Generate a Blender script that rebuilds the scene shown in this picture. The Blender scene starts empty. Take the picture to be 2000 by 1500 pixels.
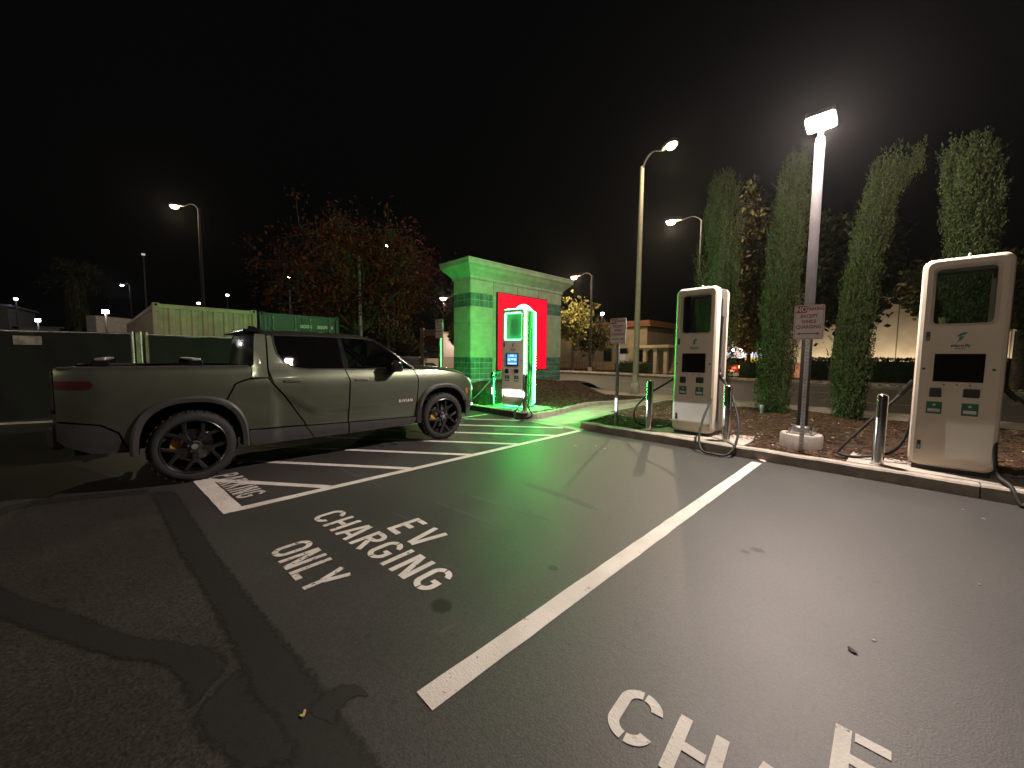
import bpy, bmesh, math, random
import numpy as np
from mathutils import Vector, Matrix
from mathutils.geometry import delaunay_2d_cdt, tessellate_polygon

R = math.radians
SC = bpy.context.scene
COL = SC.collection
random.seed(7)
rng = np.random.default_rng(7)

# ------------------------------------------------------------------ camera
FPX, PITCH, ROLL, YAW, CAMH = 751.0, R(4.2), R(0.5), R(46.0), 1.5
_fw = Vector((-math.sin(YAW) * math.cos(PITCH), math.cos(YAW) * math.cos(PITCH), -math.sin(PITCH)))
_rt = Vector((math.cos(YAW), math.sin(YAW), 0))
_up = _rt.cross(_fw)
CR = _rt * math.cos(ROLL) + _up * math.sin(ROLL)
CU = -_rt * math.sin(ROLL) + _up * math.cos(ROLL)
CF = _fw
cam = bpy.data.cameras.new('camera')
cam.sensor_width = 36.0
cam.lens = 36.0 * FPX / 2000.0
cam.clip_start, cam.clip_end = 0.05, 2000
camo = bpy.data.objects.new('camera', cam)
COL.objects.link(camo)
camo.matrix_world = Matrix(((CR.x, CU.x, -CF.x, 0), (CR.y, CU.y, -CF.y, 0), (CR.z, CU.z, -CF.z, CAMH), (0, 0, 0, 1)))
SC.camera = camo

# ------------------------------------------------------------------ world (night sky) and exposure
W = bpy.data.worlds.new('World')
SC.world = W
W.use_nodes = True
_n = W.node_tree.nodes
_bg = _n['Background']
_sky = _n.new('ShaderNodeTexSky')
_sky.sky_type = 'NISHITA'
_sky.sun_disc = False
_sky.sun_elevation = R(-4.0)
_sky.sun_rotation = R(120)
_hsv = _n.new('ShaderNodeHueSaturation')
_hsv.inputs['Saturation'].default_value = 0.25
W.node_tree.links.new(_sky.outputs[0], _hsv.inputs['Color'])
_add = _n.new('ShaderNodeMix')
_add.data_type = 'RGBA'
_add.blend_type = 'ADD'
_add.inputs['Factor'].default_value = 1.0
W.node_tree.links.new(_hsv.outputs[0], _add.inputs['A'])
_add.inputs['B'].default_value = (0.013, 0.013, 0.0135, 1)
W.node_tree.links.new(_add.outputs['Result'], _bg.inputs['Color'])
_bg.inputs['Strength'].default_value = 0.05
SC.view_settings.view_transform = 'Standard'
SC.view_settings.look = 'None'
SC.view_settings.exposure = 0.0
SC.view_settings.gamma = 1.0
SC.render.engine = 'CYCLES'
SC.cycles.use_denoising = True
SC.cycles.use_light_tree = True
SC.cycles.max_bounces = 6
SC.cycles.diffuse_bounces = 3
SC.cycles.glossy_bounces = 4
SC.cycles.transparent_max_bounces = 12
SC.cycles.caustics_reflective = False
SC.cycles.caustics_refractive = False
SC.cycles.sample_clamp_indirect = 4.0

# pixel (of the 2000 x 1500 photograph) -> direction / points
def ray(x, y):
    return CR * ((x - 1000) / FPX) - CU * ((y - 750) / FPX) + CF
ORG = Vector((0, 0, CAMH))
def pg(x, y, z=0.0):
    d = ray(x, y)
    return ORG + d * ((z - CAMH) / d.z)
def pY(x, y, Y):
    d = ray(x, y)
    return ORG + d * (Y / d.y)
def pX(x, y, X):
    d = ray(x, y)
    return ORG + d * (X / d.x)
def pD(x, y, depth):
    return ORG + ray(x, y) * depth

# ------------------------------------------------------------------ materials
MATS = {}
def _new(name):
    m = bpy.data.materials.new(name)
    m.use_nodes = True
    MATS[name] = m
    nt = m.node_tree
    return m, nt, nt.nodes, nt.links, nt.nodes['Principled BSDF']

def M(name, col, rough=0.6, metal=0.0, var=0.12, world=False, scale=6.0, bump=0.0, bscale=60.0, coat=0.0, spec=0.5, col2=None, dirt=0.0):
    """principled material with noise-driven colour, roughness and relief"""
    m, nt, N, L, B = _new(name)
    tc = N.new('ShaderNodeTexCoord')
    n1 = N.new('ShaderNodeTexNoise')
    n1.inputs['Scale'].default_value = scale
    n1.inputs['Detail'].default_value = 6
    vec = N.new('ShaderNodeNewGeometry').outputs['Position'] if world else tc.outputs['Object']
    L.new(vec, n1.inputs['Vector'])
    ramp = N.new('ShaderNodeValToRGB')
    c = Vector(col)
    lo = c * (1 - var * 1.6)
    hi = c * (1 + var * 1.6) if col2 is None else Vector(col2)
    ramp.color_ramp.elements[0].position = 0.32
    ramp.color_ramp.elements[1].position = 0.68
    ramp.color_ramp.elements[0].color = (*lo, 1)
    ramp.color_ramp.elements[1].color = (*[min(v, 1) for v in hi], 1)
    L.new(n1.outputs['Fac'], ramp.inputs['Fac'])
    out = ramp.outputs['Color']
    if dirt > 0:
        n3 = N.new('ShaderNodeTexNoise')
        n3.inputs['Scale'].default_value = 3.1
        n3.inputs['Detail'].default_value = 9
        n3.inputs['Roughness'].default_value = 0.7
        L.new(tc.outputs['Object'], n3.inputs['Vector'])
        r3 = N.new('ShaderNodeValToRGB')
        r3.color_ramp.elements[0].position = 0.5
        r3.color_ramp.elements[1].position = 0.75
        r3.color_ramp.elements[0].color = (0, 0, 0, 1)
        r3.color_ramp.elements[1].color = (dirt, dirt, dirt, 1)
        L.new(n3.outputs['Fac'], r3.inputs['Fac'])
        mx = N.new('ShaderNodeMix')
        mx.data_type = 'RGBA'
        L.new(r3.outputs['Color'], mx.inputs['Factor'])
        L.new(out, mx.inputs['A'])
        mx.inputs['B'].default_value = (c.x * 0.3 + .01, c.y * 0.27 + .01, c.z * 0.22 + .008, 1)
        out = mx.outputs['Result']
    L.new(out, B.inputs['Base Color'])
    mr = N.new('ShaderNodeMapRange')
    mr.inputs['To Min'].default_value = max(0.02, rough - 0.08)
    mr.inputs['To Max'].default_value = min(1, rough + 0.08)
    L.new(n1.outputs['Fac'], mr.inputs['Value'])
    L.new(mr.outputs['Result'], B.inputs['Roughness'])
    B.inputs['Metallic'].default_value = metal
    B.inputs['Specular IOR Level'].default_value = spec
    B.inputs['Coat Weight'].default_value = coat
    B.inputs['Coat Roughness'].default_value = 0.04
    if bump > 0:
        n2 = N.new('ShaderNodeTexNoise')
        n2.inputs['Scale'].default_value = bscale
        n2.inputs['Detail'].default_value = 5
        L.new(tc.outputs['Object'], n2.inputs['Vector'])
        bp = N.new('ShaderNodeBump')
        bp.inputs['Strength'].default_value = bump
        bp.inputs['Distance'].default_value = 0.02
        L.new(n2.outputs['Fac'], bp.inputs['Height'])
        L.new(bp.outputs['Normal'], B.inputs['Normal'])
    return m

def MEMIT(name, col, strength, base=(0.5, 0.5, 0.5)):
    m, nt, N, L, B = _new(name)
    B.inputs['Base Color'].default_value = (*base, 1)
    B.inputs['Roughness'].default_value = 0.4
    B.inputs['Emission Color'].default_value = (*col, 1)
    B.inputs['Emission Strength'].default_value = strength
    return m

def MGLASS(name, tint, body=(0.01, 0.012, 0.012), clear=0.5, rough=0.02):
    """pane: clear share lets tinted light through, the rest is dark; fresnel reflection on top"""
    m, nt, N, L, B = _new(name)
    tr = N.new('ShaderNodeBsdfTransparent')
    tr.inputs['Color'].default_value = (*tint, 1)
    B.inputs['Base Color'].default_value = (*body, 1)
    B.inputs['Roughness'].default_value = rough
    gl = N.new('ShaderNodeBsdfGlossy')
    gl.inputs['Roughness'].default_value = rough
    fr = N.new('ShaderNodeFresnel')
    fr.inputs['IOR'].default_value = 1.5
    m1 = N.new('ShaderNodeMixShader')
    m1.inputs['Fac'].default_value = clear
    L.new(B.outputs[0], m1.inputs[1])
    L.new(tr.outputs[0], m1.inputs[2])
    m2 = N.new('ShaderNodeMixShader')
    L.new(fr.outputs[0], m2.inputs['Fac'])
    L.new(m1.outputs[0], m2.inputs[1])
    L.new(gl.outputs[0], m2.inputs[2])
    L.new(m2.outputs[0], N['Material Output'].inputs['Surface'])
    return m

def MASPHALT(name, c_lo, c_hi, speck, rough=0.55, bump=0.5, chip=160.0, patch=0.55, rvar=0.12, spec=0.5):
    m, nt, N, L, B = _new(name)
    tc = N.new('ShaderNodeTexCoord')
    big = N.new('ShaderNodeTexNoise')
    big.inputs['Scale'].default_value = patch
    big.inputs['Detail'].default_value = 8
    big.inputs['Roughness'].default_value = 0.62
    L.new(tc.outputs['Object'], big.inputs['Vector'])
    r1 = N.new('ShaderNodeValToRGB')
    r1.color_ramp.elements[0].position = 0.3
    r1.color_ramp.elements[1].position = 0.7
    r1.color_ramp.elements[0].color = (*c_lo, 1)
    r1.color_ramp.elements[1].color = (*c_hi, 1)
    L.new(big.outputs['Fac'], r1.inputs['Fac'])
    vor = N.new('ShaderNodeTexVoronoi')
    vor.inputs['Scale'].default_value = chip
    L.new(tc.outputs['Object'], vor.inputs['Vector'])
    r2 = N.new('ShaderNodeValToRGB')
    r2.color_ramp.elements[0].position = 0.0
    r2.color_ramp.elements[1].position = 1.0
    r2.color_ramp.elements[0].color = (1 - speck, 1 - speck, 1 - speck, 1)
    r2.color_ramp.elements[1].color = (1 + speck * 1.6, 1 + speck * 1.5, 1 + speck * 1.35, 1)
    L.new(vor.outputs['Color'], r2.inputs['Fac'])
    mu = N.new('ShaderNodeMix')
    mu.data_type = 'RGBA'
    mu.blend_type = 'MULTIPLY'
    mu.inputs['Factor'].default_value = 1
    L.new(r1.outputs['Color'], mu.inputs['A'])
    L.new(r2.outputs['Color'], mu.inputs['B'])
    mot = N.new('ShaderNodeTexNoise')
    mot.inputs['Scale'].default_value = chip * 0.22
    mot.inputs['Detail'].default_value = 6
    mot.inputs['Roughness'].default_value = 0.75
    L.new(tc.outputs['Object'], mot.inputs['Vector'])
    rm = N.new('ShaderNodeValToRGB')
    rm.color_ramp.elements[0].position = 0.36
    rm.color_ramp.elements[1].position = 0.64
    rm.color_ramp.elements[0].color = (0.72, 0.72, 0.72, 1)
    rm.color_ramp.elements[1].color = (1.18, 1.17, 1.16, 1)
    L.new(mot.outputs['Fac'], rm.inputs['Fac'])
    mu0 = N.new('ShaderNodeMix')
    mu0.data_type = 'RGBA'
    mu0.blend_type = 'MULTIPLY'
    mu0.inputs['Factor'].default_value = 1
    L.new(mu.outputs['Result'], mu0.inputs['A'])
    L.new(rm.outputs['Color'], mu0.inputs['B'])
    mu = mu0
    # oil spots and small dark pits
    sp = N.new('ShaderNodeTexNoise')
    sp.inputs['Scale'].default_value = 9.0
    sp.inputs['Detail'].default_value = 4
    L.new(tc.outputs['Object'], sp.inputs['Vector'])
    r3 = N.new('ShaderNodeValToRGB')
    r3.color_ramp.elements[0].position = 0.66
    r3.color_ramp.elements[1].position = 0.74
    r3.color_ramp.elements[0].color = (1, 1, 1, 1)
    r3.color_ramp.elements[1].color = (0.55, 0.55, 0.55, 1)
    L.new(sp.outputs['Fac'], r3.inputs['Fac'])
    mu2 = N.new('ShaderNodeMix')
    mu2.data_type = 'RGBA'
    mu2.blend_type = 'MULTIPLY'
    mu2.inputs['Factor'].default_value = 1
    L.new(mu.outputs['Result'], mu2.inputs['A'])
    L.new(r3.outputs['Color'], mu2.inputs['B'])
    L.new(mu2.outputs['Result'], B.inputs['Base Color'])
    mr = N.new('ShaderNodeMapRange')
    mr.inputs['To Min'].default_value = rough - rvar
    mr.inputs['To Max'].default_value = rough + rvar
    L.new(big.outputs['Fac'], mr.inputs['Value'])
    L.new(mr.outputs['Result'], B.inputs['Roughness'])
    fn = N.new('ShaderNodeTexNoise')
    fn.inputs['Scale'].default_value = chip * 0.55
    fn.inputs['Detail'].default_value = 3
    L.new(tc.outputs['Object'], fn.inputs['Vector'])
    md = N.new('ShaderNodeTexNoise')
    md.inputs['Scale'].default_value = 14
    md.inputs['Detail'].default_value = 6
    L.new(tc.outputs['Object'], md.inputs['Vector'])
    ad = N.new('ShaderNodeMath')
    ad.operation = 'MULTIPLY_ADD'
    ad.inputs[1].default_value = 0.7
    L.new(md.outputs['Fac'], ad.inputs[0])
    L.new(fn.outputs['Fac'], ad.inputs[2])
    bp = N.new('ShaderNodeBump')
    bp.inputs['Strength'].default_value = bump
    bp.inputs['Distance'].default_value = 0.012
    L.new(ad.outputs[0], bp.inputs['Height'])
    L.new(bp.outputs['Normal'], B.inputs['Normal'])
    B.inputs['Specular IOR Level'].default_value = spec
    return m

def MFADE(name, col, rough, amount=1.0, nscale=22.0, noise=0.9):
    """thin layer on the asphalt whose rim breaks up; vertex attribute fade is 1 inside, 0 at the rim"""
    m, nt, N, L, B = _new(name)
    tc = N.new('ShaderNodeTexCoord')
    at_ = N.new('ShaderNodeAttribute')
    at_.attribute_name = 'fade'
    n1 = N.new('ShaderNodeTexNoise')
    n1.inputs['Scale'].default_value = nscale
    n1.inputs['Detail'].default_value = 10
    n1.inputs['Roughness'].default_value = 0.75
    L.new(tc.outputs['Object'], n1.inputs['Vector'])
    a = N.new('ShaderNodeMath')
    a.operation = 'MULTIPLY_ADD'
    a.inputs[1].default_value = noise * 2
    a.inputs[2].default_value = -noise - 0.12
    L.new(n1.outputs['Fac'], a.inputs[0])
    b = N.new('ShaderNodeMath')
    b.operation = 'ADD'
    L.new(a.outputs[0], b.inputs[0])
    L.new(at_.outputs['Fac'], b.inputs[1])
    r = N.new('ShaderNodeMapRange')
    r.interpolation_type = 'SMOOTHSTEP'
    r.inputs['From Min'].default_value = 0.05
    r.inputs['From Max'].default_value = 0.75
    r.inputs['To Max'].default_value = amount
    L.new(b.outputs[0], r.inputs['Value'])
    v = N.new('ShaderNodeTexNoise')
    v.inputs['Scale'].default_value = 60
    v.inputs['Detail'].default_value = 6
    L.new(tc.outputs['Object'], v.inputs['Vector'])
    rr = N.new('ShaderNodeValToRGB')
    rr.color_ramp.elements[0].position = .3
    rr.color_ramp.elements[1].position = .7
    rr.color_ramp.elements[0].color = (*[c * .7 for c in col], 1)
    rr.color_ramp.elements[1].color = (*[c * 1.35 for c in col], 1)
    L.new(v.outputs['Fac'], rr.inputs['Fac'])
    L.new(rr.outputs['Color'], B.inputs['Base Color'])
    B.inputs['Roughness'].default_value = rough
    tr = N.new('ShaderNodeBsdfTransparent')
    mx = N.new('ShaderNodeMixShader')
    L.new(r.outputs['Result'], mx.inputs['Fac'])
    L.new(tr.outputs[0], mx.inputs[1])
    L.new(B.outputs[0], mx.inputs[2])
    L.new(mx.outputs[0], N['Material Output'].inputs['Surface'])
    return m

def MPAINT(name, col, wear=0.6, under=(0.045, 0.043, 0.042)):
    """road paint worn through to the asphalt in small irregular chips"""
    m, nt, N, L, B = _new(name)
    tc = N.new('ShaderNodeTexCoord')
    a = N.new('ShaderNodeTexNoise')
    a.inputs['Scale'].default_value = 26
    a.inputs['Detail'].default_value = 8
    a.inputs['Roughness'].default_value = 0.7
    L.new(tc.outputs['Object'], a.inputs['Vector'])
    r = N.new('ShaderNodeValToRGB')
    r.color_ramp.elements[0].position = wear
    r.color_ramp.elements[1].position = wear + 0.05
    L.new(a.outputs['Fac'], r.inputs['Fac'])
    b = N.new('ShaderNodeTexNoise')
    b.inputs['Scale'].default_value = 4
    b.inputs['Detail'].default_value = 7
    L.new(tc.outputs['Object'], b.inputs['Vector'])
    rb = N.new('ShaderNodeValToRGB')
    rb.color_ramp.elements[0].position = 0.3
    rb.color_ramp.elements[1].position = 0.7
    rb.color_ramp.elements[0].color = (col[0] * .78, col[1] * .77, col[2] * .75, 1)
    rb.color_ramp.elements[1].color = (*col, 1)
    L.new(b.outputs['Fac'], rb.inputs['Fac'])
    mx = N.new('ShaderNodeMix')
    mx.data_type = 'RGBA'
    L.new(r.outputs['Color'], mx.inputs['Factor'])
    L.new(rb.outputs['Color'], mx.inputs['A'])
    mx.inputs['B'].default_value = (*under, 1)
    L.new(mx.outputs['Result'], B.inputs['Base Color'])
    B.inputs['Roughness'].default_value = 0.7
    c = N.new('ShaderNodeTexNoise')
    c.inputs['Scale'].default_value = 90
    L.new(tc.outputs['Object'], c.inputs['Vector'])
    bp = N.new('ShaderNodeBump')
    bp.inputs['Strength'].default_value = 0.3
    bp.inputs['Distance'].default_value = 0.008
    L.new(c.outputs['Fac'], bp.inputs['Height'])
    L.new(bp.outputs['Normal'], B.inputs['Normal'])
    return m

def MFOLIAGE(name, c1, c2, rough=0.6):
    """leaf colour varies from leaf to leaf"""
    m, nt, N, L, B = _new(name)
    g = N.new('ShaderNodeNewGeometry')
    r = N.new('ShaderNodeValToRGB')
    r.color_ramp.elements[0].color = (*c1, 1)
    r.color_ramp.elements[1].color = (*c2, 1)
    L.new(g.outputs['Random Per Island'], r.inputs['Fac'])
    L.new(r.outputs['Color'], B.inputs['Base Color'])
    B.inputs['Roughness'].default_value = rough
    B.inputs['Specular IOR Level'].default_value = 0.12
    return m

# ------------------------------------------------------------------ mesh helpers
class MB:
    def __init__(s):
        s.v, s.f = [], []
    def add(s, vs, fs):
        o = len(s.v)
        s.v += [tuple(v) for v in vs]
        s.f += [tuple(i + o for i in f) for f in fs]
        return s
    def box(s, c, d, rz=0.0, taper=1.0, rot=None):
        x, y, z = d[0] / 2, d[1] / 2, d[2] / 2
        t = taper
        vs = [(-x, -y, -z), (x, -y, -z), (x, y, -z), (-x, y, -z), (-x * t, -y * t, z), (x * t, -y * t, z), (x * t, y * t, z), (-x * t, y * t, z)]
        m = rot if rot is not None else Matrix.Rotation(rz, 3, 'Z')
        vs = [m @ Vector(v) + Vector(c) for v in vs]
        return s.add(vs, [(0, 3, 2, 1), (4, 5, 6, 7), (0, 1, 5, 4), (1, 2, 6, 5), (2, 3, 7, 6), (3, 0, 4, 7)])
    def tube(s, pts, r, n=8, cap=True):
        pts = [Vector(p) for p in pts]
        k = len(pts)
        rr = r if isinstance(r, (list, tuple)) else [r] * k
        vs, fs = [], []
        prev = None
        for i, p in enumerate(pts):
            t = (pts[min(i + 1, k - 1)] - pts[max(i - 1, 0)])
            if t.length < 1e-9:
                t = Vector((0, 0, 1))
            t.normalize()
            if prev is None:
                a = Vector((0, 0, 1)) if abs(t.z) < 0.9 else Vector((1, 0, 0))
                u = t.cross(a).normalized()
            else:
                u = (prev - t * prev.dot(t)).normalized()
            prev = u
            w = t.cross(u)
            for j in range(n):
                q = 2 * math.pi * j / n
                vs.append(p + (u * math.cos(q) + w * math.sin(q)) * rr[i])
        for i in range(k - 1):
            for j in range(n):
                a, b = i * n + j, i * n + (j + 1) % n
                fs.append((a, b, b + n, a + n))
        if cap:
            fs.append(tuple(range(n - 1, -1, -1)))
            fs.append(tuple((k - 1) * n + j for j in range(n)))
        return s.add(vs, fs)
    def lathe(s, prof, n=24, mat=None):
        """profile of (radius, height) turned about local z"""
        mat = mat or Matrix.Identity(4)
        vs, fs = [], []
        for (r, z) in prof:
            for j in range(n):
                q = 2 * math.pi * j / n
                vs.append(mat @ Vector((r * math.cos(q), r * math.sin(q), z)))
        k = len(prof)
        for i in range(k - 1):
            for j in range(n):
                a, b = i * n + j, i * n + (j + 1) % n
                fs.append((a, b, b + n, a + n))
        fs.append(tuple(range(n - 1, -1, -1)))
        fs.append(tuple((k - 1) * n + j for j in range(n)))
        return s.add(vs, fs)
    def prism(s, poly, z0, z1, mat=None):
        """2D polygon extruded from z0 to z1 in local z"""
        mat = mat or Matrix.Identity(4)
        n = len(poly)
        ar = sum(poly[i][0] * poly[(i + 1) % n][1] - poly[(i + 1) % n][0] * poly[i][1] for i in range(n))
        if ar < 0:
            poly = poly[::-1]
        tri = tessellate_polygon([[Vector((p[0], p[1], 0)) for p in poly]])
        vs = [mat @ Vector((p[0], p[1], z0)) for p in poly] + [mat @ Vector((p[0], p[1], z1)) for p in poly]
        fs = []
        for t in tri:
            a, b, c = t
            cr = (poly[b][0] - poly[a][0]) * (poly[c][1] - poly[a][1]) - (poly[b][1] - poly[a][1]) * (poly[c][0] - poly[a][0])
            if cr < 0:
                a, b, c = a, c, b
            fs.append((a + n, b + n, c + n))
            fs.append((a, c, b))
        for i in range(n):
            j = (i + 1) % n
            fs.append((i, j, j + n, i + n))
        return s.add(vs, fs)
    def grid(s, fn, nu, nv):
        vs = [fn(i / (nu - 1), j / (nv - 1)) for j in range(nv) for i in range(nu)]
        fs = [(j * nu + i, j * nu + i + 1, (j + 1) * nu + i + 1, (j + 1) * nu + i) for j in range(nv - 1) for i in range(nu - 1)]
        return s.add(vs, fs)
    def mesh(s, name, mat, smooth=None):
        me = bpy.data.meshes.new(name)
        me.from_pydata(s.v, [], s.f)
        me.materials.append(mat)
        if smooth is not None:
            me.shade_smooth()
            me.set_sharp_from_angle(angle=R(smooth))
        me.update()
        return me
    def build(s, name, mat, parent=None, smooth=None, bevel=0.0, seg=2, loc=None):
        o = bpy.data.objects.new(name, s.mesh(name, MATS[mat] if isinstance(mat, str) else mat, smooth))
        COL.objects.link(o)
        if parent is not None:
            o.parent = parent
        if loc is not None:
            o.location = loc
        if bevel > 0:
            b = o.modifiers.new('bevel', 'BEVEL')
            b.width = bevel
            b.segments = seg
            b.limit_method = 'ANGLE'
            b.angle_limit = R(40)
        return o

def tag(o, label=None, cat=None, group=None, kind=None):
    for k, v in (('label', label), ('category', cat), ('group', group), ('kind', kind)):
        if v:
            o[k] = v
    return o
def thing(name, label, cat, loc=(0, 0, 0), rz=0.0, group=None):
    o = bpy.data.objects.new(name, None)
    o.empty_display_size = 0.2
    COL.objects.link(o)
    o.location = loc
    o.rotation_euler = (0, 0, rz)
    return tag(o, label, cat, group)
def struct(name, mb, mat, **kw):
    return tag(mb.build(name, mat, **kw), kind='structure')
def copy_tree(o, parent=None):
    c = o.copy()
    COL.objects.link(c)
    c.parent = parent
    for ch in o.children:
        copy_tree(ch, c)
    return c
def inst(me, name, parent, loc=(0, 0, 0), rz=0.0, scale=None):
    o = bpy.data.objects.new(name, me)
    COL.objects.link(o)
    o.parent = parent
    o.location = loc
    o.rotation_euler = (0, 0, rz)
    if scale:
        o.scale = scale
    return o
def light(name, kind, loc, power, col, parent=None, radius=0.1, **kw):
    l = bpy.data.lights.new(name, kind)
    l.energy = power
    l.color = col
    if kind in ('POINT', 'SPOT'):
        l.shadow_soft_size = radius
    o = bpy.data.objects.new(name, l)
    COL.objects.link(o)
    o.location = loc
    if parent is not None:
        o.parent = parent
    for k, v in kw.items():
        setattr(l, k, v)
    return o
def text_mesh(body, size, mat, bold=0.0, extrude=0.0, align='CENTER', sx=1.0):
    cu = bpy.data.curves.new('lettering', 'FONT')
    cu.body = body
    cu.size = size
    cu.align_x = align
    cu.align_y = 'CENTER'
    cu.offset = bold
    cu.extrude = extrude
    cu.resolution_u = 3
    ob = bpy.data.objects.new('lettering', cu)
    COL.objects.link(ob)
    bpy.context.view_layer.update()
    me = bpy.data.meshes.new_from_object(ob.evaluated_get(bpy.context.evaluated_depsgraph_get()))
    bpy.data.objects.remove(ob)
    bpy.data.curves.remove(cu)
    if sx != 1.0:
        for v in me.vertices:
            v.co.x *= sx
    me.materials.clear()
    me.materials.append(MATS[mat])
    return me
def put_text(body, size, mat, parent, M4, name='lettering', **kw):
    me = text_mesh(body, size, mat, **kw)
    me.transform(M4)
    o = bpy.data.objects.new(name, me)
    COL.objects.link(o)
    o.parent = parent
    return o
# text lying on a wall that faces -y : local x -> x, local y -> z
def face_my(x, y, z):
    return Matrix(((1, 0, 0, x), (0, 0, -1, y), (0, 1, 0, z), (0, 0, 0, 1)))
def face_px(x, y, z):   # faces +x, reads along +y
    return Matrix(((0, 0, 1, x), (1, 0, 0, y), (0, 1, 0, z), (0, 0, 0, 1)))
def rrect(w, h, r, n=6, cx=0, cy=0):
    out = []
    for (sx, sy, a0) in ((1, 1, 0), (-1, 1, 90), (-1, -1, 180), (1, -1, 270)):
        for i in range(n + 1):
            a = R(a0 + 90 * i / n)
            out.append((cx + sx * (w / 2 - r) + r * math.cos(a), cy + sy * (h / 2 - r) + r * math.sin(a)))
    return out
def spline(pts, n=8):
    """Catmull-Rom through points"""
    P = [Vector(p) for p in pts]
    P = [P[0] * 2 - P[1]] + P + [P[-1] * 2 - P[-2]]
    out = []
    for i in range(1, len(P) - 2):
        a, b, c, d = P[i - 1], P[i], P[i + 1], P[i + 2]
        for k in range(n):
            t = k / n
            out.append(0.5 * ((2 * b) + (c - a) * t + (2 * a - 5 * b + 4 * c - d) * t * t + (3 * b - a - 3 * c + d) * t ** 3))
    out.append(P[-2])
    return out
def sstep(t):
    t = min(1, max(0, t))
    return t * t * (3 - 2 * t)
# ------------------------------------------------------------------ material library
MASPHALT('asphalt_old', (0.012, 0.011, 0.0098), (0.022, 0.020, 0.0175), 0.85, rough=0.66, bump=0.3, chip=110, patch=0.8)
MASPHALT('asphalt_seal', (0.023, 0.0224, 0.0224), (0.035, 0.034, 0.0338), 0.40, rough=0.58, bump=0.13, chip=210, patch=0.7, rvar=.07)
MASPHALT('asphalt_tar', (0.015, 0.014, 0.014), (0.026, 0.025, 0.023), 0.25, rough=0.58, bump=0.10, chip=190, patch=2.0)
MASPHALT('asphalt_road', (0.060, 0.055, 0.052), (0.085, 0.078, 0.073), 0.3, rough=0.65, bump=0.3, chip=60, patch=0.4)
MPAINT('paint_line', (0.60, 0.57, 0.54), wear=0.615)
MPAINT('paint_worn', (0.56, 0.53, 0.50), wear=0.56)
MPAINT('paint_letters', (0.60, 0.57, 0.54), wear=0.60)
M('concrete', (0.30, 0.27, 0.23), 0.85, var=0.16, scale=5, bump=0.35, bscale=70, dirt=0.55)
M('concrete_walk', (0.34, 0.31, 0.27), 0.85, var=0.12, scale=3, bump=0.25, bscale=60, dirt=0.4)
M('concrete_foot', (0.33, 0.30, 0.26), 0.85, var=0.14, scale=6, bump=0.4, bscale=50, dirt=0.6)
M('soil', (0.035, 0.024, 0.016), 0.95, var=0.35, scale=14, bump=0.9, bscale=30)
MFOLIAGE('bark_chip', (0.024, 0.014, 0.008), (0.11, 0.062, 0.036), 0.9)
MFOLIAGE('litter', (0.16, 0.12, 0.08), (0.42, 0.36, 0.28), 0.9)
M('lawn', (0.03, 0.04, 0.018), 0.95, var=0.3, scale=9, bump=0.6, bscale=40)
M('charger_shell', (0.72, 0.64, 0.52), 0.42, var=0.04, scale=2, bump=0.03, bscale=160, dirt=0.10)
M('charger_side', (0.085, 0.086, 0.09), 0.7, var=0.1, scale=4)
M('black_plastic', (0.014, 0.014, 0.015), 0.42, var=0.1)
M('black_rubber', (0.012, 0.012, 0.012), 0.7, var=0.15, scale=20, bump=0.1)
M('screen_off', (0.006, 0.006, 0.007), 0.12, var=0.1)
M('steel', (0.62, 0.60, 0.57), 0.17, 1.0, var=0.06, scale=12, bump=0.02, bscale=200)
M('galv', (0.42, 0.42, 0.42), 0.42, 0.9, var=0.15, scale=16, bump=0.05)
M('pole_grey', (0.22, 0.21, 0.21), 0.45, 0.3, var=0.08, scale=5)
M('pole_concrete', (0.26, 0.24, 0.19), 0.8, var=0.12, scale=14, bump=0.25, bscale=120)
M('lamp_pole', (0.05, 0.047, 0.049), 0.85, 0.0, var=0.08, scale=5, spec=0.08)
M('pole_dark', (0.10, 0.10, 0.09), 0.6, 0.3)
M('sign_white', (0.80, 0.75, 0.71), 0.5, var=0.05, dirt=0.15)
M('sign_red', (0.42, 0.025, 0.03), 0.5, var=0.08)
M('label_green', (0.02, 0.13, 0.07), 0.5)
M('label_white', (0.6, 0.6, 0.57), 0.5)
M('ink_dark', (0.03, 0.06, 0.06), 0.5)
M('ink_teal', (0.02, 0.16, 0.13), 0.5)
MGLASS('kiosk_glass', (0.80, 0.86, 0.83), clear=0.95)
MGLASS('kiosk_glass_lit', (0.8, 0.95, 0.85), body=(0.3, 0.5, 0.35), clear=0.35, rough=0.15)
MEMIT('led_green', (0.012, 1.0, 0.09), 280.0)
MEMIT('led_side', (0.012, 1.0, 0.09), 40.0)
MEMIT('led_window', (0.05, 1.0, 0.22), 16.0)
MEMIT('screen_on', (0.04, 0.30, 1.0), 1.3, (0.02, 0.05, 0.1))
MEMIT('screen_icon', (0.55, 0.85, 1.0), 1.1)
MEMIT('sign_lit_red', (1.0, 0.0, 0.028), 1.0, (0.4, 0.01, 0.02))
MEMIT('sign_lit_white', (1.0, 0.97, 0.9), 1.6)
MEMIT('lamp_main', (1.0, 0.90, 0.82), 60.0)
MEMIT('lamp_street', (1.0, 0.75, 0.46), 12.0)
MEMIT('lamp_white', (0.95, 0.97, 1.0), 50.0)
MEMIT('lamp_blue', (0.5, 0.5, 1.0), 20.0)
MEMIT('lamp_warm_small', (1.0, 0.78, 0.5), 25.0)
MEMIT('lamp_red', (1.0, 0.03, 0.02), 6.0)
MEMIT('tail_glow', (1.0, 0.34, 0.13), 14.0)
MEMIT('head_lens', (0.9, 0.95, 1.0), 2.2)
MEMIT('window_lit', (0.75, 0.85, 1.0), 0.5)

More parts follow.
